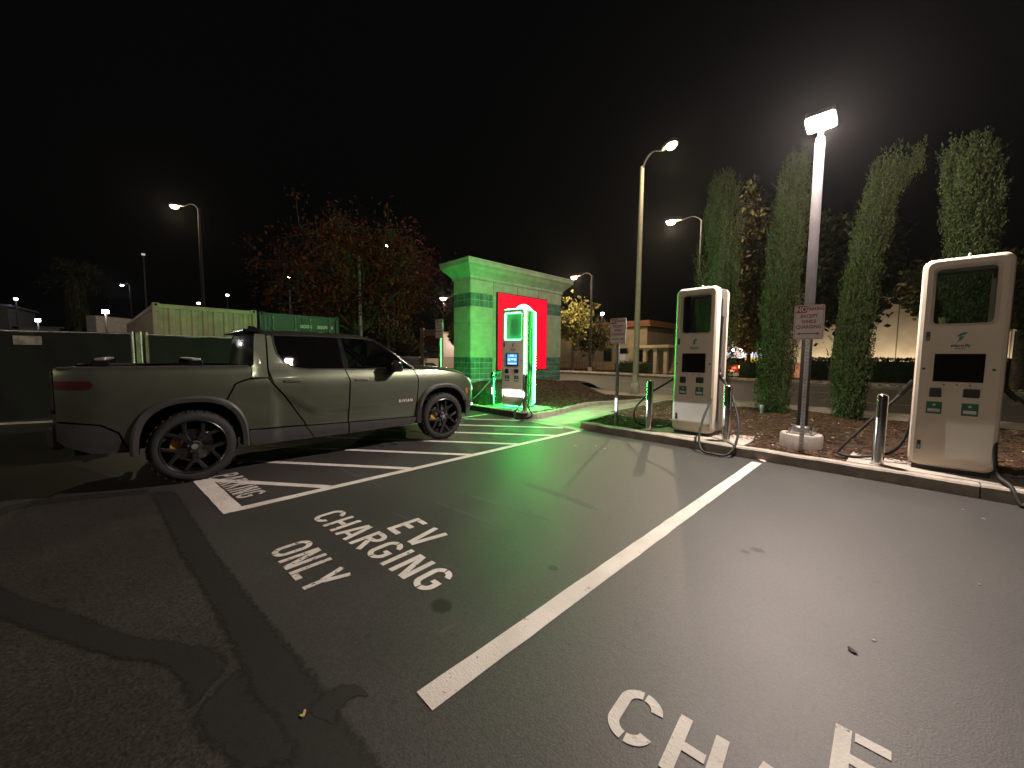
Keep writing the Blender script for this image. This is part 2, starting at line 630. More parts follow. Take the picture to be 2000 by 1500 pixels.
# ------------------------------------------------------------------ ground
struct('ground', MB().add([(-108, -70, -0.06), (88, -70, -0.06), (88, 98, -0.06), (-108, 98, -0.06)], [(0, 1, 2, 3)]), 'lawn')
lot = struct('parking_lot', MB().add([(-70, -60, 0), (60, -60, 0), (60, 6.6, 0), (-70, 6.6, 0)], [(0, 1, 2, 3)]), 'asphalt_old')

def ragged(pts, amp, step=0.12, seed=1):
    """closed outline with an uneven edge"""
    rd = random.Random(seed)
    out = []
    n = len(pts)
    for i in range(n):
        a, b = Vector(pts[i][:2]), Vector(pts[(i + 1) % n][:2])
        k = max(1, int((b - a).length / step))
        nrm = Vector((-(b - a).y, (b - a).x)).normalized() if (b - a).length > 0 else Vector((0, 0))
        for j in range(k):
            p = a.lerp(b, j / k) + nrm * rd.uniform(-amp, amp)
            out.append((p.x, p.y))
    return out
def sheet(name, poly, z, mat, parent=None):
    vs = [Vector((p[0], p[1], z)) for p in poly]
    n = len(poly)
    tri = tessellate_polygon([[Vector((p[0], p[1], 0)) for p in poly]])
    fs = []
    for a, b, c in tri:
        cr = (poly[b][0] - poly[a][0]) * (poly[c][1] - poly[a][1]) - (poly[b][1] - poly[a][1]) * (poly[c][0] - poly[a][0])
        fs.append((a, b, c) if cr > 0 else (a, c, b))
    return MB().add(vs, fs).build(name, mat, parent)
G = lambda *q: [tuple(pg(x, y)[:2]) for x, y in q]
def smooth2(pts, n=6):
    return [(p.x, p.y) for p in spline([(x, y, 0) for x, y in pts], n)]
# the sealed stalls lie over the old gravelly asphalt of the lane
edge = smooth2(G((120, 900), (210, 930), (318, 975), (352, 1060), (430, 1180), (500, 1310), (560, 1390), (655, 1420), (700, 1480), (760, 1600)), 5)
sheet('sealed_surface', [(p[0] + random.uniform(-.01, .01), p[1] + random.uniform(-.01, .01)) for p in edge] + [(-0.4, -3.0), (40, -3.0), (40, 6.52), (-40, 6.52), (-40, 1.5), (-16, 0.2)], 0.0012, 'asphalt_seal', lot)
MFADE('tar_layer', (0.0135, 0.0128, 0.0125), 0.6, 0.95)
MFADE('oil_layer', (0.012, 0.0115, 0.011), 0.5, 0.42, 40, 0.8)
MFADE('scuff_layer', (0.10, 0.097, 0.094), 0.8, 0.30, 30, 1.1)
def fade_net(name, rows, z, mat, fades):
    n = len(rows[0])
    vs = [(p[0], p[1], z) for r_ in rows for p in r_]
    fs = [(i * n + j, i * n + j + 1, (i + 1) * n + j + 1, (i + 1) * n + j) for i in range(len(rows) - 1) for j in range(n - 1)]
    o = MB().add(vs, fs).build(name, mat, lot)
    at_ = o.data.attributes.new('fade', 'FLOAT', 'POINT')
    at_.data.foreach_set('value', [f for r_ in fades for f in r_])
    # keep every face looking up
    if o.data.polygons[0].normal.z < 0:
        o.data.flip_normals()
    return o
def strip(name, left, right, z, seed, mat='tar_layer', px=True, cap=True):
    a = smooth2(G(*left) if px else left, 6)
    b = smooth2(G(*right) if px else right, 6)
    n = min(len(a), len(b))
    rs = lambda q: [q[int(round(k * (len(q) - 1) / (n - 1)))] for k in range(n)]
    a, b = rs(a), rs(b)
    rows, fades = [], []
    for k in range(n):
        p, q = Vector(a[k]), Vector(b[k])
        c = (p + q) / 2
        row = [c + (p - c) * u for u in (1.35, .95, .6, 0, -.6, -.95, -1.35)]
        e = min(1, min(k, n - 1 - k) / 2.0) if cap else 1
        rows.append([tuple(v) for v in row])
        fades.append([f * e for f in (0, .55, 1, 1, 1, .55, 0)])
    return fade_net(name, rows, z, mat, fades)
strip('tar_band', [(292, 955), (318, 1010), (352, 1080), (400, 1160), (455, 1265), (490, 1352), (505, 1400), (540, 1470), (570, 1530)],
      [(338, 952), (372, 1005), (425, 1085), (490, 1170), (545, 1240), (610, 1320), (655, 1385), (730, 1480), (800, 1560)], 0.0022, 3)
strip('tar_band', [(-60, 1110), (40, 1165), (150, 1200), (250, 1240), (350, 1256), (420, 1268), (455, 1300)],
      [(-60, 1190), (20, 1215), (110, 1250), (230, 1285), (320, 1300), (360, 1345), (372, 1400)], 0.0026, 4)
strip('tar_band', [(372, 1390), (395, 1440), (440, 1480), (480, 1520)], [(470, 1290), (485, 1350), (540, 1400), (600, 1500)], 0.0029, 5)
strip('tar_band', [(600, 1400), (615, 1370), (650, 1345), (690, 1338), (715, 1350)], [(655, 1425), (660, 1395), (680, 1372), (700, 1362), (722, 1360)], 0.0032, 6)
strip('tar_band', [(-40, 1010), (30, 985), (100, 975), (200, 965), (300, 955)], [(-40, 1022), (30, 996), (100, 983), (200, 972), (300, 962)], 0.0020, 8)
for i, (x, y, r) in enumerate(((862, 1184, 0.075), (1480, 1075, 0.05), (1455, 1078, 0.035), (1080, 1110, 0.04), (770, 868, 0.08), (745, 872, 0.06))):
    c = pg(x, y)
    rows = [[(c.x + r * q * math.cos(a) * 1.0, c.y + r * q * math.sin(a) * .8) for a in np.linspace(0, 2 * math.pi, 17)] for q in (0.02, .5, .9, 1.4)]
    fade_net('oil_stain', rows, 0.0034, 'oil_layer', [[1] * 17, [1] * 17, [.6] * 17, [0] * 17])
# pale tyre and trolley scuffs
for k, (x0, y0, x1, y1, w) in enumerate(((835, 975, 1010, 1045, 3), (890, 960, 1080, 1020, 3), (760, 1000, 860, 1040, 2), (860, 1110, 885, 1120, 5), (640, 905, 760, 960, 2), (1010, 940, 1180, 1000, 4), (845, 1250, 900, 1215, 6))):
    strip('tyre_scuff', [(x0, y0 - w), ((x0 + x1) / 2, (y0 + y1) / 2 - w * 1.4), (x1, y1 - w)], [(x0, y0 + w), ((x0 + x1) / 2, (y0 + y1) / 2 + w * .6), (x1, y1 + w)], 0.0030 + k * .00002, 5, 'scuff_layer')
# ------------------------------------------------------------------ painted markings
ZM = 0.0042
def bar(name, a, b, w, mat='paint_line', z=ZM, parent=lot):
    a, b = Vector(a), Vector(b)
    d = (b - a).normalized()
    nrm = Vector((-d.y, d.x)) * (w / 2)
    k = max(1, int((b - a).length / 0.15))
    rd = random.Random(int((a.x + b.y) * 977))
    l = [a.lerp(b, i / k) + nrm * (1 + rd.uniform(-.05, .05)) for i in range(k + 1)]
    r = [a.lerp(b, i / k) - nrm * (1 + rd.uniform(-.05, .05)) for i in range(k + 1)]
    return sheet(name, [tuple(p) for p in l + r[::-1]], z, mat, parent)
bar('stall_line', (-1.38, 0.82), (-1.455, 6.30), 0.125, 'paint_line')
bar('stall_line', (1.72, 0.95), (1.66, 6.30), 0.125, 'paint_line')
bar('aisle_line', (-4.42, 0.56), (-4.57, 6.34), 0.105, 'paint_line')
bar('aisle_end_bar', (-7.35, 0.33), (-4.375, 0.575), 0.165, 'paint_line', z=ZM + .0006)
bar('aisle_line', (-7.36, 0.40), (-7.45, 6.34), 0.105, 'paint_line')
for i in range(7):
    y1 = 1.47 + 1.03 * i
    a, b = Vector((-7.25, y1 - 2.2)), Vector((-4.49 - 0.02 * i, y1))
    if a.y < 0.45:
        t = (0.45 - a.y) / (b.y - a.y)
        a = a.lerp(b, t)
    if b.y > 6.3:
        t = (6.3 - a.y) / (b.y - a.y)
        b = a.lerp(b, t)
    bar('hatch_line', a, b, 0.10, 'paint_line', z=ZM + .0004)

# stencil alphabet: bars (x0,y0,x1,y1) and arcs (cx,cy,rx,ry,a0,a1) in a box 0.6 wide, 1 high
ST = 0.155
def s_bar(x0, y0, x1, y1, t=ST):
    a, b = Vector((x0, y0)), Vector((x1, y1))
    d = (b - a).normalized()
    n = Vector((-d.y, d.x)) * t / 2
    return [a + n, a - n, b - n, b + n]
def s_arc(cx, cy, rx, ry, a0, a1, t=ST, n=9):
    o, i_ = [], []
    for k in range(n + 1):
        a = R(a0 + (a1 - a0) * k / n)
        o.append(Vector((cx + rx * math.cos(a), cy + ry * math.sin(a))))
        i_.append(Vector((cx + (rx - t) * math.cos(a), cy + (ry - t) * math.sin(a))))
    return o + i_[::-1]
h = ST / 2
GL = {
 'E': (0.52, [s_bar(h, 0, h, 1), s_bar(ST + .03, 1 - h, .5, 1 - h), s_bar(ST - .01, .52, .44, .52), s_bar(ST - .01, h, .5, h)]),
 'V': (0.62, [s_bar(.08, 1, .28, .02), s_bar(.54, 1, .37, .02)]),
 'C': (0.60, [s_arc(.30, .70, .30, .30, 8, 88), s_arc(.30, .70, .30, .30, 98, 180) + [], s_bar(h, .72, h, .28), s_arc(.30, .30, .30, .30, 180, 262), s_arc(.30, .30, .30, .30, 272, 352)]),
 'H': (0.60, [s_bar(h, 0, h, 1), s_bar(.6 - h, 0, .6 - h, 1), s_bar(ST - .01, .5, .6 - ST - .03, .5)]),
 'A': (0.62, [s_bar(.07, 0, .27, 1), s_bar(.55, 0, .36, 1), s_bar(.19, .27, .44, .27, .12)]),
 'R': (0.60, [s_bar(h, 0, h, 1), s_bar(ST + .03, 1 - h, .34, 1 - h), s_arc(.32, .74, .27, .26, -90, 90), s_bar(ST - .01, .48 + h, .33, .48 + h), s_bar(.28, .46, .52, 0)]),
 'G': (0.60, [s_arc(.30, .70, .30, .30, 8, 88), s_arc(.30, .70, .30, .30, 98, 180), s_bar(h, .72, h, .28), s_arc(.30, .30, .30, .30, 180, 262), s_arc(.30, .30, .30, .30, 272, 360), s_bar(.6 - h, .29, .6 - h, .50), s_bar(.34, .44, .5, .44, .13)]),
 'I': (0.20, [s_bar(h, 0, h, 1)]),
 'N': (0.62, [s_bar(h, 0, h, 1), s_bar(.62 - h, 0, .62 - h, 1), s_bar(ST + .0, .98, .62 - ST, .02)]),
 'O': (0.60, [s_arc(.30, .70, .30, .30, 0, 85), s_arc(.30, .70, .30, .30, 95, 180), s_bar(h, .71, h, .29), s_bar(.6 - h, .71, .6 - h, .29), s_arc(.30, .30, .30, .30, 180, 265), s_arc(.30, .30, .30, .30, 275, 360)]),
 'L': (0.50, [s_bar(h, 0, h, 1), s_bar(ST + .03, h, .5, h)]),
 'Y': (0.60, [s_bar(.30, 0, .30, .46), s_bar(.08, 1, .27, .44), s_bar(.52, 1, .33, .44)]),
 'P': (0.58, [s_bar(h, 0, h, 1), s_bar(ST + .03, 1 - h, .34, 1 - h), s_arc(.31, .72, .27, .28, -90, 90), s_bar(ST - .01, .44 + h, .33, .44 + h)]),
 'K': (0.60, [s_bar(h, 0, h, 1), s_bar(ST + .04, .48, .52, 1), s_bar(ST + .06, .55, .53, 0)]),
}
def stencil(word, x, y, hgt, wid, ang, gap=0.17, mat='paint_letters'):
    """word laid on the ground from (x, y): hgt letter height, wid total width"""
    tot = sum(GL[c][0] for c in word) + gap * (len(word) - 1)
    k = wid / tot
    ca, sa = math.cos(ang), math.sin(ang)
    px_ = 0
    for ch in word:
        w, polys = GL[ch]
        mb = MB()
        for q in polys:
            pts = []
            for p in q:
                lx, ly = (p.x + px_) * k, p.y * hgt
                pts.append((x + lx * ca - ly * sa, y + lx * sa + ly * ca))
            vs = [(u, v, ZM + random.uniform(0, .0008)) for u, v in pts]
            tri = tessellate_polygon([[Vector((u, v, 0)) for u, v in pts]])
            fs = []
            for a, b, c in tri:
                cr = (pts[b][0] - pts[a][0]) * (pts[c][1] - pts[a][1]) - (pts[b][1] - pts[a][1]) * (pts[c][0] - pts[a][0])
                fs.append((a, b, c) if cr > 0 else (a, c, b))
            mb.add(vs, fs)
        mb.build('letter', mat, lot)
        px_ += w + gap
for dx, dy in ((0, 0), (2.94, 0.22)):
    stencil('EV', -3.06 + dx, 1.465 + dy, 0.31, 0.47, R(1.5), 0.30)
    stencil('CHARGING', -3.73 + dx, 1.06 + dy, 0.27, 1.70, R(5.5))
    stencil('ONLY', -3.30 + dx, 0.635 + dy, 0.28, 0.77, R(4), mat='paint_worn')
stencil('PARKING', -5.80, 0.545, 0.27, 1.08, R(6), 0.15, 'paint_worn')

# ------------------------------------------------------------------ kerbs, beds, walkway, pavement, street
KT = 0.15
def kerb_run(pts, w=0.16, name='kerb', top=KT, seg=2.4):
    """cast kerb split at its joints; the path is the face line, the body lies to its left"""
    root = bpy.data.objects.new(name, None)
    COL.objects.link(root)
    tag(root, kind='structure')
    P = [Vector(p) for p in pts]
    # walk the path, cutting pieces about seg long
    dense = []
    for a, b in zip(P, P[1:]):
        k = max(1, int((b - a).length / 0.2))
        dense += [a.lerp(b, i / k) for i in range(k)]
    dense.append(P[-1])
    nr = []
    for i in range(len(dense)):
        d = (dense[min(i + 1, len(dense) - 1)] - dense[max(0, i - 1)]).normalized()
        nr.append(Vector((-d.y, d.x)))
    prof = [(0.0, -0.05), (0.012, top - 0.02), (0.03, top), (w, top), (w, -0.05)]
    start = 0
    acc = 0
    pieces = []
    for i in range(1, len(dense)):
        acc += (dense[i] - dense[i - 1]).length
        if acc > seg or i == len(dense) - 1:
            pieces.append((start, i))
            start, acc = i, 0
    for a, b in pieces:
        mb = MB()
        idx = list(range(a, b + 1))
        vs, fs = [], []
        for j, i in enumerate(idx):
            sh = 0.0
            c = dense[i]
            if j == 0:
                c = c.lerp(dense[i + 1], 0.03)
            if j == len(idx) - 1:
                c = c.lerp(dense[i - 1], 0.03)
            for (o, z) in prof:
                q = c + nr[i] * o
                vs.append((q.x, q.y, z + 0.004 * math.sin(i * 1.7) * (z > 0)))
        m = len(prof)
        for j in range(len(idx) - 1):
            for k in range(m - 1):
                fs.append((j * m + k, (j + 1) * m + k, (j + 1) * m + k + 1, j * m + k + 1))
        fs.append(tuple(range(m)))
        fs.append(tuple((len(idx) - 1) * m + k for k in range(m - 1, -1, -1)))
        mb.add(vs, fs).build('kerb_stone', 'concrete', root)
    return root
KY = 6.46
# bed between the stalls and the street: runs right from the walkway
kerb_run([(-4.93, 10.9), (-5.02, 9.3), (-4.86, 7.2), (-4.78, KY + .12), (-4.66, KY), (0, KY), (4, KY), (18, KY)])
# bed of the monument wall: left of the walkway
kerb_run([(-30, KY + .1), (-12, KY + .06), (-8, KY + .02), (-6.25, KY + .02), (-6.02, KY + .2), (-6.08, 7.4), (-6.32, 8.6), (-6.45, 9.4), (-6.25, 10.2), (-5.9, 11.3), (-6.0, 12.2)])
def ht_right(x, y):
    return 0.125 + 0.09 * sstep((y - 6.7) / 1.6) * sstep((12.2 - y) / 1.2) + 0.03 * math.sin(x * 2.1 + y) * sstep((y - 6.9) / .8)
def ht_left(x, y):
    return 0.125 + 0.345 * sstep((-7.7 - x) / 1.7) * sstep((y - 6.7) / 1.0) * sstep((14.2 - y) / 1.3) + 0.13 * sstep((-6.4 - x) / 1.4) * sstep((y - 7.3) / 1.2) * sstep((12.4 - y) / 1.5) + 0.02 * math.sin(x * 2.3 + y * 1.3)
def bed(name, x0, x1, y0, y1, hf, inside, nx, ny):
    mb = MB()
    vs, fs, ix = [], [], {}
    for j in range(ny):
        for i in range(nx):
            x, y = x0 + (x1 - x0) * i / (nx - 1), y0 + (y1 - y0) * j / (ny - 1)
            ix[(i, j)] = len(vs)
            vs.append((x, y, hf(x, y) + random.uniform(-.006, .006)))
    for j in range(ny - 1):
        for i in range(nx - 1):
            c = vs[ix[(i, j)]]
            if inside(c[0] + (x1 - x0) / nx / 2, c[1]):
                fs.append((ix[(i, j)], ix[(i + 1, j)], ix[(i + 1, j + 1)], ix[(i, j + 1)]))
    return struct(name, mb.add(vs, fs), 'soil', smooth=60)
def in_right(x, y):
    return x > (-4.80 if y < 7.3 else -4.9) + 0.12 - (0.1 if y > 8 else 0) and 6.58 < y < 12.3
def in_left(x, y):
    lim = np.interp(y, [6.5, 7.4, 8.6, 9.4, 10.2, 11.3, 12.2, 14.5], [-6.15, -6.18, -6.42, -6.55, -6.35, -6.0, -6.1, -6.1])
    return x < lim and 6.58 < y < 14.4 and not (x > -9 and y > 12.3)
bed('planting_bed', -4.95, 18, 6.6, 12.3, ht_right, in_right, 130, 40)
bed('planting_bed', -30, -5.95, 6.6, 14.4, ht_left, in_left, 150, 60)
def mulch(name, n, x0, x1, y0, y1, hf, inside, seed, mat='bark_chip', s0=.018, s1=.05):
    r = np.random.default_rng(seed)
    mb = MB()
    vs, fs = [], []
    k = 0
    while k < n:
        x, y = r.uniform(x0, x1), r.uniform(y0, y1)
        if not inside(x, y):
            k += 1
            continue
        l, w, t = r.uniform(s0, s1), r.uniform(s0 * .4, s0), r.uniform(.004, .010)
        q = r.uniform(0, 6.28)
        tl = r.uniform(-.5, .5)
        z = hf(x, y) + .008
        dx, dy = math.cos(q), math.sin(q)
        o = len(vs)
        for (a, b, c) in ((-1, -1, 0), (1, -1, 0), (1, 1, 0), (-1, 1, 0), (-.8, -.7, 1), (.8, -.7, 1), (.8, .7, 1), (-.8, .7, 1)):
            vs.append((x + a * l * dx - b * w * dy, y + a * l * dy + b * w * dx, z + c * t + a * l * tl * .5))
        fs += [(o + 4, o + 5, o + 6, o + 7), (o, o + 1, o + 5, o + 4), (o + 1, o + 2, o + 6, o + 5), (o + 2, o + 3, o + 7, o + 6), (o + 3, o, o + 4, o + 7)]
        k += 1
    o = MB().add(vs, fs).build(name, mat)
    return tag(o, kind='stuff')
tag(mulch('bark_mulch', 17000, -4.7, 4.5, 6.65, 12.2, ht_right, in_right, 11), 'brown bark mulch under the cypress trees', 'mulch')
tag(mulch('bark_mulch', 15000, -14, -6.0, 6.65, 14.2, ht_left, in_left, 12), 'brown bark mulch around the monument wall', 'mulch')
tag(mulch('leaf_litter', 420, -4.5, 4.5, 6.7, 11.8, ht_right, in_right, 13, 'litter', .015, .035), 'pale dry leaf litter scattered on the bark mulch', 'leaf litter')

struct('walkway', MB().add([(-6.6, 6.30, 0.010), (-4.6, 6.30, 0.010), (-4.4, 6.9, 0.022), (-4.4, 12.6, 0.10), (-7.5, 12.6, 0.10), (-7.5, 9.5, 0.06), (-6.4, 6.9, 0.022)], [(0, 1, 2, 6), (6, 2, 3, 4, 5)]), 'concrete_walk')
pav = bpy.data.objects.new('pavement', None)
COL.objects.link(pav)
tag(pav, kind='structure')
x = -40.0
while x < 30:
    MB().box((x + .75, 12.98, 0.045), (1.485, 1.42, 0.15)).build('paving_slab', 'concrete_walk', pav, bevel=0.01)
    x += 1.5
struct('road', MB().add([(-107, 13.85, -0.01), (87, 13.85, -0.01), (87, 26.5, -0.01), (-107, 26.5, -0.01)], [(0, 1, 2, 3)]), 'asphalt_road')
road = bpy.data.objects['road']
kerb_run([(-60, 13.70), (40, 13.70)], w=0.14, top=0.125, seg=3.0)
for i in range(-8, 6):
    bar('lane_dash', (-2.2 + i * 7.6, 17.9), (0.7 + i * 7.6, 17.9), 0.11, 'paint_line', z=0.002, parent=road)
    bar('lane_dash', (-5.2 + i * 7.6, 21.6), (-2.3 + i * 7.6, 21.6), 0.11, 'paint_line', z=0.002, parent=road)
bar('edge_line', (-60, 15.0), (40, 15.0), 0.10, 'paint_worn', z=0.002, parent=road)
kerb_run([(-80, 26.5), (60, 26.5)], w=0.2, top=0.15, seg=4.0, name='kerb')
struct('far_pavement', MB().box((-10, 28.1, 0.06), (160, 2.8, 0.16)), 'concrete_walk')
# river-stone verge on the far side
mb = MB()
for i in range(900):
    x, y = random.uniform(-30, 12), random.uniform(26.75, 27.7)
    s = random.uniform(.07, .16)
    mb.lathe([(0.01, -s * .3), (s, 0), (s * .7, s * .45), (0.01, s * .6)], 6, Matrix.Translation((x, y, 0.15)) @ Matrix.Rotation(random.uniform(0, 3), 4, 'Z') @ Matrix.Diagonal((1.2, .8, 1, 1)))
M('river_stone', (0.30, 0.26, 0.22), 0.85, var=0.3, scale=3)
tag(mb.build('verge_stones', 'river_stone', smooth=50), 'pale river stones along the far kerb', 'stones', kind='stuff')
# ------------------------------------------------------------------ charging stations
def ring(mb, la, ya, lb, yb):
    """quads between two outlines (x, z) lying at depths ya and yb"""
    n = len(la)
    vs = [(p[0], ya, p[1]) for p in la] + [(p[0], yb, p[1]) for p in lb]
    mb.add(vs, [(i, i + n, (i + 1) % n + n, (i + 1) % n) for i in range(n)])
def holed(mb, outer, hole, y, flip=False):
    tri = tessellate_polygon([[Vector((p[0], p[1], 0)) for p in outer], [Vector((p[0], p[1], 0)) for p in hole]])
    al = outer + hole
    fs = []
    for a, b, c in tri:
        cr = (al[b][0] - al[a][0]) * (al[c][1] - al[a][1]) - (al[b][1] - al[a][1]) * (al[c][0] - al[a][0])
        f = (a, b, c) if cr > 0 else (a, c, b)
        fs.append(f[::-1] if flip else f)
    mb.add([(p[0], y, p[1]) for p in al], fs)
CZ, CHH = 1.285, 2.49
OUT = rrect(0.70, CHH, 0.095, 8, 0, CZ)
INS = rrect(0.61, CHH - .075, 0.075, 8, 0, CZ)
WO = rrect(0.52, 0.70, 0.055, 8, 0, 2.085)
WI = rrect(0.46, 0.64, 0.045, 8, 0, 2.085)

def emblem(cx, cz, s):
    a = [(0.10, 0.5), (-0.28, 0.22), (-0.18, 0.02), (0.05, 0.20), (0.32, 0.34), (0.45, 0.55)]
    b = [(-0.02, 0.10), (0.30, 0.18), (0.08, -0.10), (0.16, -0.12), (-0.30, -0.62), (-0.10, -0.16), (-0.20, -0.12)]
    return [[(cx + x * s, cz + z * s) for x, z in q] for q in (a, b)]

CABLES = {}
def charger(name, label, loc, rz, lit, cables):
    t = thing(name, label, 'charging station', loc, rz, 'charging stations along the kerb')
    strip_m = 'led_green' if lit else 'charger_shell'
    trim_m = 'led_window' if lit else 'charger_shell'
    for s in (-1, 1):
        mb = MB()
        if s < 0:
            holed(mb, INS, WO, -0.30)
        else:
            holed(mb, INS, WO, 0.30, True)
        ring(mb, OUT, s * 0.235, OUT, s * 0.16)
        holed(mb, OUT, WI, s * 0.16, s < 0)
        ring(mb, WI, s * 0.255, WI, s * 0.16)
        o = mb.build('front_shell' if s < 0 else 'rear_shell', 'charger_shell', t, smooth=40)
        mb = MB()
        mid = [((p[0] + q[0]) / 2 + (p[0] - q[0]) * .18, (p[1] - CZ + q[1] - CZ) / 2 + (p[1] - q[1]) * .18 + CZ) for p, q in zip(OUT, INS)]
        ring(mb, INS, s * 0.2995, mid, s * 0.282)
        mb.build('edge_bezel', 'charger_shell', t, smooth=50)
        mb = MB()
        ring(mb, mid, s * 0.282, OUT, s * 0.235)
        mb.build('edge_strip', strip_m, t, smooth=50)
        if lit:
            mb = MB()
            ring(mb, OUT, s * 0.1585, rrect(0.65, CHH - .05, 0.08, 8, 0, CZ), s * 0.1585)
            mb.build('side_strip', 'led_side', t)
        mb = MB()
        ring(mb, WO, s * 0.2995, WI, s * 0.255)
        mb.build('window_surround', trim_m, t, smooth=40)
        MB().prism([(p[0], p[1]) for p in rrect(0.455, 0.635, 0.04, 5, 0, 2.085)], -0.003, 0.003, face_my(0, s * 0.235, 0)).build('window_pane', 'kiosk_glass_lit' if lit else 'kiosk_glass', t)
    mb = MB().box((0, 0, 0.885), (0.59, 0.318, 1.66))
    mb.build('cabinet', 'charger_side', t)
    for s in (-1, 1):
        MB().box((s * 0.282, 0, 2.085), (0.026, 0.316, 0.74)).build('side_panel', 'charger_side', t)
        MB().box((s * 0.298, 0.03, 1.30), (0.010, 0.12, 2.1)).build('hose_channel', 'black_plastic', t)
        MB().box((s * 0.31, -0.02, 1.06), (0.05, 0.13, 0.20)).build('holster', 'black_plastic', t, bevel=0.012)
    MB().box((0, 0, 2.478), (0.59, 0.316, 0.03)).build('roof_panel', 'charger_side', t)
    MB().box((0, 0, 0.0205), (0.62, 0.54, 0.041)).build('plinth', 'black_plastic', t)
    MB().lathe([(.013, 0), (.013, .05), (.009, .06)], 10, Matrix.Translation((0.02, -.1, 2.528))).build('antenna', 'label_white', t)
    # front panel fittings
    y = -0.3
    if lit:
        sc = MB().box((-.01, y - .004, 1.245), (0.37, .012, 0.335)).build('screen', 'black_plastic', t, bevel=.004)
        MB().box((-.01, y - .0115, 1.252), (0.30, .003, 0.275)).build('display', 'screen_on', sc)
        for ix, (cx, cz, w, h_) in enumerate(((-.01, 1.345, .12, .045), (-.10, 1.245, .07, .07), (.0, 1.255, .07, .05), (.085, 1.25, .06, .06), (-.1, 1.335, .03, .03), (.1, 1.335, .04, .03), (-.01, 1.145, .26, .035))):
            MB().box((cx, y - .0135, cz), (w, .002, h_)).build('display_icon', 'screen_icon', sc)
    else:
        sc = MB().box((0, y - .004, 1.245), (0.39, .012, 0.33)).build('screen', 'screen_off', t, bevel=.006)
    for cx in (-.10, 0, .10):
        MB().box((cx, y - .002, 1.045), (.016, .006, .014)).build('indicator', 'ink_dark', t)
    for cx in (-.275, .262):
        MB().box((cx, y - .002, 1.23), (.026, .006, .024)).build('indicator', 'ink_dark', t)
    mb = MB().box((-.165, y - .018, 0.95), (0.10, .04, 0.11), taper=.92)
    mb.build('card_reader', 'black_plastic', t, bevel=.008)
    MB().box((.115, y - .006, 0.955), (0.125, .016, 0.10)).build('tap_reader', 'black_plastic', t, bevel=.006)
    for cx in (-.165, .115):
        lb = MB().box((cx, y - .0015, 0.765), (0.128, .003, 0.145)).build('instruction_label', 'label_green', t)
        MB().box((cx, y - .0035, 0.735), (0.10, .002, 0.038)).build('label_field', 'label_white', lb)
        MB().lathe([(.014, 0), (.014, .0015)], 10, face_my(cx, y - .003, .8)).build('label_icon', 'label_white', lb)
    for cz, cx in ((1.62, -.262), (0.30, -.262)):
        h_ = MB().box((cx, y - .004, cz), (0.034, .01, 0.11)).build('latch', 'black_plastic', t, bevel=.004)
        MB().box((cx, y - .0105, cz - .02), (0.020, .006, 0.05)).build('latch_lever', 'steel', h_)
    mb = MB()
    for q in emblem(0, 1.60, 0.11):
        mb.prism(q, 0, .0015, face_my(0, y - .0003, 0))
    mb.build('emblem', 'ink_teal', t)
    put_text('electrify', 0.047, 'ink_dark', t, face_my(0, y - .0015, 1.505), bold=.0014)
    put_text('america', 0.026, 'ink_dark', t, face_my(0.0, y - .0015, 1.472), bold=.0006)
    inv = (Matrix.Translation(loc) @ Matrix.Rotation(rz, 4, 'Z')).inverted()
    for pts, hnd in cables:
        P = [inv @ Vector(p) for p in pts]
        c = MB().tube(spline(P, 8), 0.0185, 8).build('charging_cable', 'black_rubber', t, smooth=60)
        if hnd:
            a, b = inv @ Vector(hnd[0]), inv @ Vector(hnd[1])
            d = (b - a)
            hd = MB().tube([a, a + d * .25, a + d * .3, a + d * .75, a + d * .85, b], [.036, .036, .028, .030, .022, .02], 10).build('plug_handle', 'black_plastic', c, smooth=50)
            MB().tube([a + d * .55 + Vector((0, 0, .02)), a + d * .7 + Vector((0, 0, .028))], .018, 8).build('plug_button', 'steel', hd)
    return t
YC = 6.85 + 0.30
# pads under the chargers and bollards
def pad(x0, x1, y0, y1, top=0.158):
    struct('concrete_pad', MB().box(((x0 + x1) / 2, (y0 + y1) / 2, top / 2), (x1 - x0, y1 - y0, top)), 'concrete_walk', bevel=.012)
pad(-3.42, -1.72, 6.63, 7.62)
pad(-0.52, 1.35, 6.63, 7.62)
pad(-7.95, -6.32, 6.65, 7.75)
ZP = 0.158
charger('charging_station', 'dark-screened cream charging station beside the concrete walkway, between two steel bollards', (-2.60, YC, ZP), 0, False, [
    ([(-2.93, 7.13, 1.22), (-3.02, 7.12, 1.14), (-3.16, 7.1, 1.02), (-3.42, 7.0, .82), (-3.70, 6.96, .52), (-3.72, 6.95, .30), (-3.55, 6.93, .20), (-3.2, 6.98, .19), (-3.0, 7.06, .30), (-2.93, 7.14, .5), (-2.93, 7.18, 1.0), (-2.93, 7.18, 2.2)], ((-2.95, 7.13, 1.18), (-3.12, 7.1, 1.05))),
    ([(-2.27, 7.12, 1.24), (-2.19, 7.08, 1.13), (-2.10, 7.0, 1.02), (-1.96, 6.85, .84), (-1.80, 6.62, .48), (-1.77, 6.42, .20), (-1.84, 6.27, .045), (-2.02, 6.22, .03), (-2.2, 6.27, .05), (-2.30, 6.42, .22), (-2.32, 6.62, .50), (-2.28, 6.95, .92), (-2.27, 7.1, 1.35), (-2.27, 7.18, 2.2)], ((-2.26, 7.12, 1.22), (-2.14, 7.04, 1.06)))])
